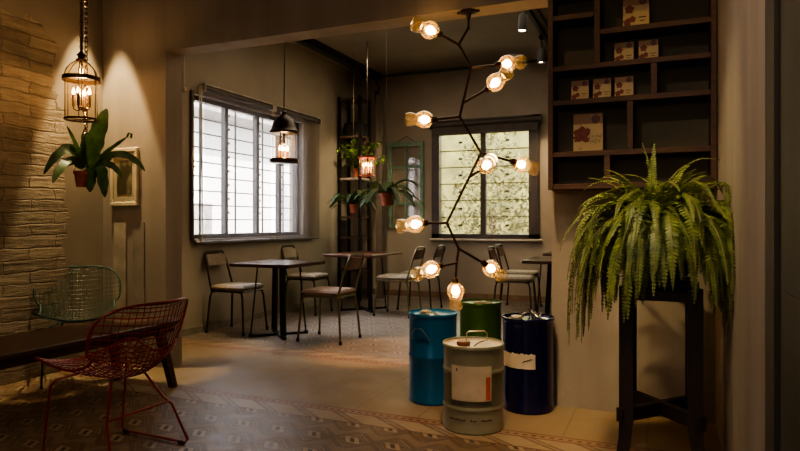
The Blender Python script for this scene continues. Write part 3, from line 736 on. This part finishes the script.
a = P(386.5, 206, 7.7); strapplant('hanging_plant', 'larger strap leaved plant in terracotta pot hanging before the mint green frame', a, .09, .16, 22, .32, .5, .085, M_lead, seed=5, group='hanging plants in the back corner')
# trailing vine on the shelf
random.seed(11)
t = thing('shelf_plant', 'bright leafy vine in pot on the corner shelf behind the red ringed lantern', 'potted plant', (-4.22, 8.26, 1.815)); pot(t, .08, .14)
mb = MB(); ms = MB()
for i in range(22):
    a = random.uniform(0, 6.28); l = random.uniform(.15, .5); up = random.uniform(.05, .42)
    c = Vector((math.cos(a)*l, math.sin(a)*l*.5-.06, .12+up)); c.x = max(c.x, -.2)
    pts = bez((0, 0, .12), (c.x*.4, c.y*.4, .15+up), c, 8); ms.tube(pts, .003, 4)
    for k in range(2, 9):
        p_ = pts[k]; 
        for s_ in (-1, 1):
            d = Vector((random.uniform(-1, 1), random.uniform(-1, .5), random.uniform(-.7, .5))).normalized()*random.uniform(.05, .085)
            leaf3(mb, p_, p_+d*.5+Vector((0, 0, .012)), p_+d, .045, 4, .2)
mb.build('foliage', M_leafb, t); ms.build('vine_stems', M_leafm, t)

# ------------------------------------------------------------------ wall shelf
SY0, SY1 = 3.80, 3.985
SX0, SX1 = -.645, RX-.004
t = thing('wall_shelf', 'large dark brown wooden box shelf mounted high on the partition wall', 'shelf', (0, 0, 0))
t.location = (SX0, SY1, 1.37)
def lx(x): return x-SX0
DY = SY0-SY1
q = MB(); q.box(0, lx(SX1), -.012, -.002, 0, 1.62); q.build('back_board', M_shelfback, t)
def board(x0_, x1_, z): q = MB(); q.box(lx(x0_), lx(x1_), DY, -.012, z-1.37-.016, z-1.37+.016, bev=.002); q.build('shelf_board', M_shelf, t)
def vert(x_, z0_, z1_, w=.034): q = MB(); q.box(lx(x_)-w/2, lx(x_)+w/2, DY+.002, -.012, z0_-1.37, z1_-1.37, bev=.002); q.build('divider', M_shelf, t)
for s_ in (0, 1):
    q = MB(); xx = (0, .03) if s_ == 0 else (lx(SX1)-.03, lx(SX1)); q.box(xx[0], xx[1], DY-.004, -.002, -.016, 1.63, bev=.002); q.build('side_panel', M_shelf, t)
IX0, IX1 = SX0+.03, SX1-.03
for z in (1.37+.002, 1.565, 1.875, 2.08): board(IX0, IX1, z)
def xpx(px): 
    k = (px-400)/F; return (-sa+ca*k)*SY0/(ca+sa*k)
XV1 = xpx(597); XV2 = xpx(630); XV3 = xpx(654); XV4 = xpx(607)
vert(XV1, 2.096, 2.98); vert(XV2, 1.581, 1.859); vert(XV3, 1.891, 2.064); vert(XV4, 1.388, 1.549)
board(IX0, XV1-.017, 2.385); board(XV1+.017, IX1, 2.275); board(XV1+.017, IX1, 2.66); board(IX0, XV1-.017, 2.72); board(IX0, IX1, 2.975)

# product boxes
m, nt, b = newmat('kraft_card_front')
tc = nt.nodes.new('ShaderNodeTexCoord'); sx = nt.nodes.new('ShaderNodeSeparateXYZ'); nt.links.new(tc.outputs['Generated'], sx.inputs[0]); gx, gz = E(sx.outputs[0]), E(sx.outputs[2])
w = nz(nt, objco(nt), 60, 1); c = mixc(nt, (gz+(w-.5)*.1).gt(.72), (.46, .34, .17), (.26, .14, .065))
nt.links.new(c, b.inputs['Base Color']); b.inputs['Roughness'].default_value = .55; M_card = m
M_flower = pr('maroon_flower_print', (.16, .035, .02), .6, 0, .4, 60); M_seal = pr('dark_seal_print', (.09, .018, .02), .5); M_gtext = pr('dark_green_print', (.10, .13, .055), .6); M_dtext = pr('dark_print', (.04, .02, .015), .6)
def textmesh(body, size, mat, par, loc):
    cu = bpy.data.curves.new('t', 'FONT'); cu.body = body; cu.size = size; cu.align_x = 'CENTER'; cu.extrude = .0002
    o = bpy.data.objects.new('t', cu); C.objects.link(o); bpy.context.view_layer.update()
    me = bpy.data.meshes.new_from_object(o.evaluated_get(bpy.context.evaluated_depsgraph_get())); bpy.data.objects.remove(o)
    me.materials.clear(); me.materials.append(mat); me.transform(Matrix.Rotation(PI/2, 4, 'X'))
    k = bpy.data.objects.new('printed_text', me); C.objects.link(k); k.parent = par; k.location = loc; return k
def disc(q, x, z, r, y, n=14, lob=0, ph=0):
    vs = [(x, y, z)]+[(x+r*(1+lob*math.sin(k*2*PI/n*5+ph))*math.cos(2*PI*k/n), y, z+r*(1+lob*math.sin(k*2*PI/n*5+ph))*math.sin(2*PI*k/n)) for k in range(n)]
    q.add(vs, [(0, 1+k, 1+(k+1) % n) for k in range(n)])
def carton(x, z, w, h, label, big=False, grp=None):
    t = thing('product_box', label, 'box', (x, SY0+.085, z), group=grp)
    q = MB(); q.box(-w/2, w/2, 0, .05, 0, h, bev=.0015); bb_ = q.build('carton', M_card, t)
    q = MB(); disc(q, w*.26, h*.84, w*.15, -.0006, 18); q.build('round_seal', M_seal, t)
    q = MB()
    if big:
        disc(q, -w*.22, h*.46, w*.26, -.0005, 24, .14, .5); disc(q, -w*.36, h*.36, w*.13, -.0006, 16, .2); disc(q, -w*.02, h*.55, w*.10, -.0007, 14, .2); disc(q, -w*.05, h*.32, w*.1, -.0008, 14, .25)
    else:
        disc(q, -w*.25, h*.62, w*.17, -.0005, 20, .18, .5); disc(q, -w*.33, h*.22, w*.15, -.0006, 16, .2); disc(q, -w*.14, h*.30, w*.13, -.0007, 14, .2)
    q.build('flower_print', M_flower, t)
    if big:
        q = MB()
        for k in range(4):
            a = k*PI/2+.6; cx_, cz_ = -w*.26+math.cos(a)*w*.09, h*.09+math.sin(a)*w*.075
            q.bar((-w*.26, -.0005, h*.09), (cx_, -.0005, cz_), w*.05, .001)
        q.build('leaf_print', M_dtext, t)
        textmesh('CÀ PHÊ', w*.135, M_gtext, t, (w*.25, -.001, h*.36)); textmesh('MỘT', w*.17, M_gtext, t, (w*.25, -.001, h*.22))
    else:
        q = MB(); q.box(w*.10, w*.38, -.0008, 0, h*.33, h*.36); q.box(w*.14, w*.32, -.0008, 0, h*.22, h*.245); q.build('print_lines', M_dtext, t)
    return t
def xw(px, y=SY0+.085):
    k = (px-400)/F; return (-sa+ca*k)*y/(ca+sa*k)
carton(xw(588), 1.583, .172, .232, 'largest kraft box with maroon flower and green lettering on the lower shelf', True)
gg = 'small kraft boxes on the wall shelf'
for px, d in ((580, 'leftmost of the three small kraft boxes in the shelf row above the largest box'), (602, 'middle one of the three small kraft boxes in a row'), (624, 'rightmost of the three small kraft boxes in a row')):
    carton(xw(px), 1.893, .104, .125, d, grp=gg)
for px, d in ((624, 'left box of the pair of small kraft boxes under the tall top box'), (648.5, 'right box of the pair of small kraft boxes under the tall top box')):
    carton(xw(px), 2.098, .108, .122, d, grp=gg)
carton(xw(636), 2.293, .145, .19, 'taller kraft box standing on the topmost visible shelf')

# ------------------------------------------------------------------ drums
M_fit = pr('pale_lid_fittings', (.35, .42, .42), .35, .3)
def drum(px, t0, r, h, mat, label, handle='top', lidm=None, ribs=(.33, .66)):
    c = P(px, HZ, t0); c.z = 0
    t = thing('steel_drum', label, 'drum', c, math.atan2(sa, ca))
    pf = [(r*.97, 0), (r*1.0, .006), (r*1.0, .018), (r*.985, .03)]
    for f in ribs:
        z = h*f; pf += [(r*.985, z-.014), (r*1.012, z-.004), (r*1.012, z+.004), (r*.985, z+.014)]
    pf += [(r*.985, h-.04), (r*.995, h-.02), (r*1.02, h-.016), (r*1.025, h-.004), (r*1.01, h), (r*.985, h), (r*.975, h-.012)]
    q = MB(); q.lathe(pf, 48, cap0=True); q.build('drum_body', mat, t)
    q = MB(); q.lathe([(.001, h-.018), (r*.5, h-.016), (r*.9, h-.018), (r*.98, h-.010)], 40); q.build('lid', lidm or mat, t)
    return t
def dmat(name, col, rough=.3): return pr(name, col, rough, .25, .16, 3, .002, coat=.3)
M_taupe = dmat('taupe_drum_paint', (.30, .285, .20), .42); M_blue = dmat('teal_blue_drum_paint', (.003, .13, .31), .3)
M_navy = dmat('navy_drum_paint', (.007, .006, .052), .16); M_dgreen = dmat('green_drum_paint', (.045, .12, .012), .3)
M_paper = pr('aged_paper_label', (.58, .47, .34), .75, 0, .15, 8); M_orange = pr('orange_label_strip', (.60, .12, .03), .6)
M_lid = pr('dusty_cream_lid', (.50, .42, .30), .45, .2, .35, 9)
def patch(par, name, r, a0, a1, z0, z1, mat, ragged=0, n=14):
    q = MB(); vs = []
    for i in range(n+1):
        a = a0+(a1-a0)*i/n; e = ragged*(math.sin(i*2.3)+math.sin(i*5.1)*.6)
        for z in (z0, z1+e): vs.append((r*math.cos(a), r*math.sin(a), z))
    q.add(vs, [(2*i, 2*i+2, 2*i+3, 2*i+1) for i in range(n)], True); return q.build(name, mat, par)
D = -PI/2   # towards camera in drum space
r, h = .170, .478
t = drum(473, 3.53, r, h, M_taupe, 'taupe steel drum with cream label, nearest of the drum group', lidm=M_lid, ribs=(.70, .28))
lb = patch(t, 'label', r*1.013, D-.86, D+.50, .185, .375, M_paper)
patch(t, 'label_strip', r*1.016, D+.30, D+.46, .19, .315, M_orange, n=6).parent = lb
patch(t, 'label_mark', r*1.016, D-.68, D-.63, .345, .36, M_dtext, n=3).parent = lb
q = MB()
for i in range(22):
    a = D-.95+i*.07
    if i in (9, 10, 14, 15): continue
    z = .078+.001*(i % 3); q.box(-.004, .004, -.0006, .0006, -.003-.001*(i % 2), .003+.001*(i % 3), Matrix.Translation((r*1.0*math.cos(a), r*1.0*math.sin(a), z)) @ Matrix.Rotation(a+PI/2, 4, 'Z'))
q.build('printed_text', M_dtext, t)
q = MB(); q.tube([(-.03, .075, h-.012), (-.028, .078, h+.035), (-.015, .08, h+.045), (.075, .08, h+.048), (.09, .078, h+.035), (.09, .075, h-.01)], .0045, 6); q.build('wire_handle', pr('galvanised_wire', (.45, .4, .3), .35, .8), t)
q = MB(); q.lathe([(.036, h-.018), (.04, h-.002), (.036, h+.006), (.02, h+.010)], 18, Matrix.Translation((-.055, -.01, 0)), cap1=True); q.build('bung_cap', pr('rusty_bung', (.18, .07, .035), .5, .3), t)
q = MB(); q.tube([(.0, -.055, h-.012), (.03, -.02, h), (.075, .06, h-.004)], .004, 6); q.build('lid_rod', M_tubek, t)
r, h = .157, .572
t = drum(433, 4.06, r, h, M_blue, 'bright teal blue steel drum at left of the drum group', ribs=(.52,))
q = MB(); a0 = D-.62; A = lambda a, z, k=1.03: (r*k*math.cos(a), r*k*math.sin(a), z)
q.tube([A(a0-.38, h-.16), A(a0-.30, h-.12, 1.10), A(a0-.12, h-.085, 1.14), A(a0+.12, h-.085, 1.14), A(a0+.30, h-.12, 1.10), A(a0+.42, h-.16)], .0042, 6); q.build('wire_handle', pr('blue_grey_wire', (.25, .32, .4), .3, .7), t)
q = MB(); q.lathe([(.03, h-.016), (.034, h+.002), (.028, h+.008)], 16, Matrix.Translation((-.05, .02, 0)), cap1=True); q.build('bung_cap', M_lid, t)
r_ = r; patch(t, 'lid_dust', 0.001, 0, 1, h, h, M_lid) if False else None
for k in range(7):
    q = MB(); a = random.uniform(0, 6.28); rr_ = random.uniform(.02, .12); q.box(-.02, .02, -.012, .012, h-.016, h-.006, Matrix.Translation((rr_*math.cos(a), rr_*math.sin(a), 0)) @ Matrix.Rotation(a, 4, 'Z'), bev=.003)
    q.build('lid_fitting', M_fit, t)
r, h = .157, .573
t = drum(528, 3.87, r, h, M_navy, 'dark navy steel drum with torn label at right of the drum group', ribs=())
patch(t, 'label', r*.99, D-1.45, D+.08, .275, .365, M_paper, .004, 22)
q = MB()
for i in range(4): 
    a = D-.06-.09*i; q.bar((r*.993*math.cos(a), r*.993*math.sin(a), .335-.004*i), (r*.993*math.cos(a-.09), r*.993*math.sin(a-.09), .333-.006*i), .003, .004)
q.build('label_scribble', M_dtext, t)
q = MB(); random.seed(4)
for k in range(6):
    a = random.uniform(0, 6.28); p0 = Vector((.02+.05*math.cos(a), .02+.04*math.sin(a), h-.01))
    q.tube([p0, p0+Vector((random.uniform(-.04, .04), random.uniform(-.03, .03), random.uniform(.02, .05))), p0+Vector((random.uniform(-.07, .07), random.uniform(-.04, .04), .004))], .006, 6)
q.build('twisted_bung_ring', pr('dull_lid_metal', (.20, .18, .15), .3, .8), t)
q = MB(); q.lathe([(.03, h-.018), (.035, h), (.03, h+.006)], 16, Matrix.Translation((-.075, -.01, 0)), cap1=True); q.build('bung_cap', M_lid, t)
r, h = .155, .572
t = drum(480.5, 4.62, r, h, M_dgreen, 'green steel drum standing at back of the drum group', ribs=(.5,))
for k in range(6):
    q = MB(); a = random.uniform(0, 6.28); rr_ = random.uniform(.0, .08); q.box(-.028, .028, -.014, .014, h-.016, h-.002, Matrix.Translation((rr_*math.cos(a)+.01, rr_*math.sin(a), 0)) @ Matrix.Rotation(a, 4, 'Z'), bev=.004)
    q.build('lid_fitting', M_white, t)

# ------------------------------------------------------------------ fern on its stand
SXc, SYc = -.016, 3.245
t = thing('plant_stand', 'tall dark wooden plant stand with crossed stretchers under the fern', 'plant stand', (SXc, SYc, 0))
hx, hy = .145, .175
for a in (-1, 1):
    for b2 in (-1, 1):
        x, y = a*hx, b2*hy; q = MB(); w_ = .031
        sec = [(x+a*.034, y+b2*.02, 0, .030), (x+a*.022, y+b2*.012, .05, .026), (x+a*.006, y+b2*.003, .16, .027), (x, y, .24, w_), (x, y, .86, w_)]
        vs = [(X+i*s_, Y+j*s_, Z) for X, Y, Z, s_ in sec for i, j in ((-1, -1), (1, -1), (1, 1), (-1, 1))]
        fs = [(3, 2, 1, 0), (16, 17, 18, 19)]+[(r_*4+k, r_*4+(k+1) % 4, r_*4+4+(k+1) % 4, r_*4+4+k) for r_ in range(4) for k in range(4)]
        q.add(vs, fs); q.build('leg', M_dwood, t)
for s_, nm in ((1, 0), (-1, 1)):
    q = MB(); q.bar((-hx-.03, -s_*(hy+.03), .265+nm*.001), (hx+.03, s_*(hy+.03), .265+nm*.001), .035, .062); q.build('cross_stretcher', M_dwood, t)
q = MB()
for b2 in (-1, 1): q.box(-hx, hx, b2*hy-.014, b2*hy+.014, .80, .845)
for a in (-1, 1): q.box(a*hx-.014, a*hx+.014, -hy, hy, .80, .845)
q.build('apron', M_dwood, t)
q = MB(); q.box(-hx-.015, hx+.015, -hy-.015, hy+.015, .86, .885, bev=.006); q.build('stand_top', M_dwood, t)
t = thing('potted_fern', 'large bushy yellow green fern in dark pot on the plant stand', 'potted plant', (SXc, SYc, .885))
q = MB(); q.lathe([(.10, 0), (.15, .06), (.165, .17), (.155, .22), (.17, .235), (.17, .25), (.15, .25)], 28, cap0=True); q.build('pot', pr('dark_glazed_pot', (.03, .02, .012), .35), t)
q = MB(); q.lathe([(.001, .235), (.155, .235)], 20); q.build('soil', pr('fern_soil', (.03, .02, .012), .95), t)
random.seed(21)
mb = MB(); ms = MB()
def frond(base, az, el, L_, droop, wl=.042, seg=34):
    d = Vector((math.cos(az)*math.cos(el), math.sin(az)*math.cos(el), math.sin(el))); p_ = Vector(base); pts = [p_.copy()]; dirs = [d.copy()]
    st = L_/seg; cv = random.uniform(-.25, .25)
    for i in range(seg):
        d = d+Vector((0, 0, -droop*st*(1.2+i/seg*1.2))); d.rotate(Matrix.Rotation(cv*st, 3, 'Z')); d.normalize()
        p_ = p_+d*st
        wx = p_.x+SXc
        if wx > RX-.012: p_.x = RX-.012-SXc
        if p_.y+SYc > 3.77 and p_.z > .4: p_.y = 3.77-SYc
        r2 = math.hypot(p_.x, p_.y)
        if p_.z < 0.2 and r2 < .24: p_.x *= .24/max(r2, .01); p_.y *= .24/max(r2, .01)
        pts.append(p_.copy()); dirs.append(d.copy())
    ms.tube(pts, .0022, 3, caps=False)
    for i in range(3, len(pts)):
        f = i/seg; d = dirs[i]; s_ = d.cross(Vector((0, 0, 1)))
        if s_.length < .1: s_ = Vector((math.sin(az), -math.cos(az), 0))
        s_.normalize(); up = s_.cross(d)
        w = wl*min(1, f*5)*(1-max(0, f-.35)/.65)**.75+.004
        for k in (-1, 1):
            tip = pts[i]+s_*k*w+d*w*.25+up*random.uniform(-.25, .15)*w-Vector((0, 0, w*.15)); hw_ = st*.40
            q0 = pts[i]-d*hw_; q1 = pts[i]+d*hw_; m0 = pts[i]+(tip-pts[i])*.6
            mb.add([q0, m0-d*hw_*.9, tip, m0+d*hw_*.9, q1], [(0, 1, 2, 3, 4)])
for i in range(250):
    az = random.uniform(0, 2*PI); el = random.choice([random.uniform(.2, .8), random.uniform(.7, 1.25), random.uniform(.5, 1.1)])
    b0 = (math.cos(az)*random.uniform(0, .11), math.sin(az)*random.uniform(0, .11), .24)
    L_ = random.uniform(.32, .62); frond(b0, az, el, L_, random.uniform(3.0, 6.0))
for i in range(16): frond((.08, random.uniform(-.12, .05), .24), random.uniform(-1.3, .1), random.uniform(.5, .9), random.uniform(.5, .72), random.uniform(3.2, 4.6), .036, 40)
for i in range(70): frond((random.uniform(-.1, .1), random.uniform(-.1, .1), .25), random.uniform(0, 6.28), random.uniform(.9, 1.35), random.uniform(.34, .52), random.uniform(2.6, 4.6), .03, 38)
for i in range(30): frond((random.uniform(-.1, .1), -.08, .25), random.uniform(-2.6, -.5), random.uniform(.2, 1.0), random.uniform(.34, .6), random.uniform(3.2, 5.2), .03, 38)
# upright fronds at the crown
for az, el, L_, dr in ((2.6, 1.40, .44, .9), (2.9, 1.25, .42, 2.2), (1.2, 1.5, .42, 1.6), (-.4, .7, .5, 2.0), (-.8, .6, .5, 2.2), (-.2, .45, .42, 1.6), (4.0, 1.2, .45, 2.4), (.7, 1.35, .46, 2.4), (3.0, 1.1, .42, 1.8), (.45, .75, .50, 1.7), (.3, .45, .42, 2.0), (3.3, 1.0, .5, 2.5), (5.2, 1.2, .4, 2.2), (.9, 1.0, .45, 2.2)):
    frond((random.uniform(-.05, .05), random.uniform(-.05, .05), .24), az, el, L_, dr, .034)
# long left hanging fronds
for i in range(16): frond((-.1, random.uniform(-.1, .05), .22), PI+random.uniform(-.7, .5), random.uniform(.3, .8), random.uniform(.6, .82), random.uniform(4.0, 5.4), .036, 44)
tag(mb.build('fronds', M_fern, t), '', ''); o = [x for x in C.objects if x.parent == t and x.name.startswith('fronds')][0]
for k in ('label', 'category'): del o[k]
ms.build('frond_stems', pr('fern_stem', (.12, .10, .03), .7), t)

# ------------------------------------------------------------------ long low bench table
t = thing('low_table', 'long low maroon brown wooden table running along the brick wall', 'table', (-3.44, 3.47, 0))
q = MB(); q.box(-.27, .27, -4.2, 0, .435, .465, bev=.005); q.build('tabletop', M_bench, t)
q = MB()
q.box(.215, .245, -4.15, -.05, .385, .436); q.box(-.245, -.215, -4.15, -.05, .385, .436); q.box(-.22, .22, -.09, -.06, .385, .436)
q.build('apron', pr('dark_maroon_wood', (.035, .008, .008), .5), t)
for x, y, dx, dy in ((.23, -.18, .03, .10), (-.23, -.18, -.03, .10), (.23, -4.0, .03, -.1), (-.23, -4.0, -.03, -.1)):
    q = MB(); q.bar((x+dx, y+dy, 0.0), (x, y, .42), .042, .042, 1.3); q.build('leg', M_bench, t)

# ------------------------------------------------------------------ wire chairs
def wire_chair(name, label, mat, loc, rz, sc=1.0, seat_dz=0, r0=.0028):
    """bucket of wires facing +x"""
    t = thing(name, label, 'chair', loc, rz); t.scale = (sc, sc, sc)
    prof = [(.31, .455), (.24, .447), (.12, .418), (0, .40), (-.10, .405), (-.18, .45), (-.235, .53), (-.275, .63), (-.31, .74), (-.325, .79)]
    N = len(prof)-1
    def pr_(u):
        f = max(0, min(.9999, u))*N; i = int(f); k = f-i
        p0, p1, p2, p3 = prof[max(0, i-1)], prof[i], prof[i+1], prof[min(N, i+2)]
        return [.5*((2*p1[j])+(-p0[j]+p2[j])*k+(2*p0[j]-5*p1[j]+4*p2[j]-p3[j])*k*k+(-p0[j]+3*p1[j]-3*p2[j]+p3[j])*k**3) for j in (0, 1)]
    def hw_(u):   # half width along profile
        ks = [(0, .02), (.03, .14), (.10, .215), (.25, .265), (.42, .275), (.52, .265), (.62, .285), (.75, .30), (.88, .25), (.96, .15), (1, .02)]
        e = max(0, min(1, u)); cap = min(1, max(0, 1-((.14-e)/.14)**2 if e < .14 else 1))**.5*min(1, max(0, 1-((e-.78)/.22)**2 if e > .78 else 1))**.5
        return max(.004, cap*(.268+.022*math.cos((e-.78)*9)))
    def S(u, y):
        x, z = pr_(u); back = max(0, min(1, (u-.42)/.25)); k = y*y
        return Vector((x+back*k*1.6+(1-back)*0, y, z+(1-back)*k*.9+back*k*.3+(math.exp(-((u-.48)/.13)**2))*k*1.0))
    ue = [.5-.5*math.cos(PI*k/80) for k in range(81)]; rimL = [S(u, -hw_(u)) for u in ue]; rimR = [S(u, hw_(u)) for u in reversed(ue)]
    q = MB(); q.tube(rimL+rimR[1:-1], .0062, 8, closed=True); rim = q.build('rim', mat, t)
    q = MB(); 
    for i in range(-10, 11):
        y = i*.028; run = []
        for k in range(61):
            u = k/60
            if abs(y) <= hw_(u): run.append(S(u, y))
            else:
                if len(run) > 2: q.tube(run, r0, 4, caps=False)
                run = []
        if len(run) > 2: q.tube(run, r0, 4, caps=False)
    nu = 29
    for i in range(1, nu):
        u = i/nu; w = hw_(u); q.tube([S(u, -w+2*w*k/12) for k in range(13)], r0, 4, caps=False)
    q.build('wire_mesh', mat, t)
    for s_ in (-1, 1):
        q = MB(); q.tube([(.11, s_*.11, .43), (.20, s_*.21, .40), (.215, s_*.225, .37), (.26, s_*.235, .03), (.25, s_*.235, .012), (-.21, s_*.235, .012), (-.225, s_*.235, .03), (-.15, s_*.20, .22), (-.12, s_*.17, .26), (-.06, s_*.10, .40)], .0065, 8)
        lg = q.build('leg_frame', mat, t)
        q = MB(); q.tube([(.245, s_*.235, .008), (.21, s_*.235, .008)], .011, 8); q.build('glide', M_rubber, lg)
        q = MB(); q.tube([(-.20, s_*.235, .008), (-.165, s_*.235, .008)], .011, 8); q.build('glide', M_rubber, lg)
    q = MB(); q.tube([(-.14, -.19, .235), (-.14, .19, .235)], .0055, 8); q.build('cross_bar', mat, t)
    q = MB(); q.tube([(.12, -.12, .425), (.12, .12, .425)], .0055, 8); q.build('cross_bar', mat, t)
    return t
wire_chair('wire_chair', 'red wire mesh chair in the dark foreground', M_red, (-2.51, 2.31, 0), PI-.04, .985)
wire_chair('wire_chair', 'pale green wire mesh chair between the long low table and brick wall', M_teal, (-4.03, 3.33, 0), -.66, 1.02, r0=.0017)

# ------------------------------------------------------------------ lights
def area(name, p, aim, sx, sy, e, col, spread=PI):
    li = bpy.data.lights.new(name, 'AREA'); li.shape = 'RECTANGLE'; li.size = sx; li.size_y = sy; li.energy = e; li.color = col; li.spread = spread
    lo = bpy.data.objects.new(name, li); C.objects.link(lo); lo.location = p
    lo.rotation_euler = (Vector(aim)-Vector(p)).to_track_quat('-Z', 'Y').to_euler(); return lo
def spot(name, p, aim, e, ang, col=(1, .68, .34), blend=.5, r=.03):
    li = bpy.data.lights.new(name, 'SPOT'); li.energy = e; li.color = col; li.spot_size = math.radians(ang); li.spot_blend = blend; li.shadow_soft_size = r
    lo = bpy.data.objects.new(name, li); C.objects.link(lo); lo.location = p
    lo.rotation_euler = (Vector(aim)-Vector(p)).to_track_quat('-Z', 'Y').to_euler(); return lo
def portal(p, aim, sx, sy):
    lo = area('daylight_portal', p, aim, sx, sy, 1, (1, 1, 1)); lo.data.cycles.is_portal = True; lo.data.use_shadow = True
portal((XL-.02, 6.16, 1.74), (0, 6.16, 1.74), 2.1, 1.5)
portal(((BW[0]+BW[1])/2, YB+.0, 1.8), (-2.4, 0, 1.8), 1.55, 1.7)
area('window_daylight', (-8.2, 6.6, 5.6), (-3.4, 5.6, .2), 2.5, 2.5, 900, (.93, .95, 1.0))
spot('pier_wall_spot', (-4.13, 3.56, 3.16), (-4.12, 3.66, 0), 190, 38, (1, .78, .42), .25)
spot('brick_spot', (-2.9, 2.0, 3.3), (-4.32, 2.8, 1.7), 14, 100, (1, .64, .32), 1)
spot('fern_spot', (-.75, 2.2, 3.35), (-.12, 3.2, 1.25), 105, 40, (1, .80, .42), .8)
spot('shelf_spot', (-.9, 2.6, 3.4), (-.38, 3.9, 1.95), 14, 34, (1, .66, .32), .8)
spot('corner_wall_spot', (.05, 3.2, 3.4), (.25, 3.9, 1.9), 12, 50, (1, .66, .25), .9)
spot('drum_spot', (-.75, 2.6, 3.4), (-.75, 3.75, .1), 130, 40, (1, .72, .40), .9)
spot('floor_spot', tuple(s1+Vector((0, 0, -.02))), (-2.25, 5.15, 0), 300, 24, (1, .62, .36), .5)
spot('window_wall_spot', tuple(s2+Vector((0, 0, -.02))), (-1.52, 9.0, 1.4), 90, 50, (1, .74, .42), .5)
spot('pier_floor_spot', (-3.4, 4.9, 3.4), (-4.1, 4.7, 0), 130, 30, (1, .72, .36), .7)
spot('corner_plant_spot', (-3.5, 7.0, 3.4), (-4.1, 8.3, 1.7), 110, 45, (1, .80, .5), .7)
area('front_room_fill', (-1.4, .2, 3.45), (-1.6, .8, 0), 1.6, 1.6, 7, (1, .76, .56))
area('front_wall_fill', (-.6, -2.6, 2.3), (-.9, 3.8, 2.1), 1.4, 1.0, 15, (1, .80, .64))  # added soft fill behind the camera, no wall lamp hangs there
spot('right_wall_fill', (-.7, 1.5, 3.3), (.27, 2.5, 1.7), 60, 80, (1, .80, .62), 1)  # added fill to brighten the right wall, not a fitting of the room
area('back_room_fill', (-2.3, 6.4, 3.40), (-2.3, 6.4, 0), 2.5, 2.5, 26, (1, .80, .58))

sl = bpy.data.lights.new('sun', 'SUN'); sl.energy = 14; sl.color = (1, .95, .85); sl.angle = .02
so = bpy.data.objects.new('sun', sl); C.objects.link(so); so.rotation_euler = Vector((-1, .35, -.95)).to_track_quat('-Z', 'Y').to_euler()
w = bpy.data.worlds.new('sky'); bpy.context.scene.world = w; w.use_nodes = True; nt = w.node_tree
bg = nt.nodes['Background']; bg.inputs[0].default_value = (.92, .95, 1.0, 1); bg.inputs[1].default_value = 7.0

# ------------------------------------------------------------------ camera
cam = bpy.data.cameras.new('camera'); cam.sensor_width = 36; cam.lens = F/800*36; cam.shift_y = (HZ-225.5)/800; cam.clip_start = .05
co = bpy.data.objects.new('camera', cam); C.objects.link(co); co.location = (0, 0, CH); co.rotation_euler = (PI/2, 0, YAW)
bpy.context.scene.camera = co
vs_ = bpy.context.scene.view_settings
vs_.view_transform = 'AgX'; vs_.look = 'AgX - Medium High Contrast'; vs_.exposure = 1.03
bpy.context.scene.cycles.max_bounces = 8; bpy.context.scene.cycles.transparent_max_bounces = 24
bpy.context.scene.cycles.use_denoising = True
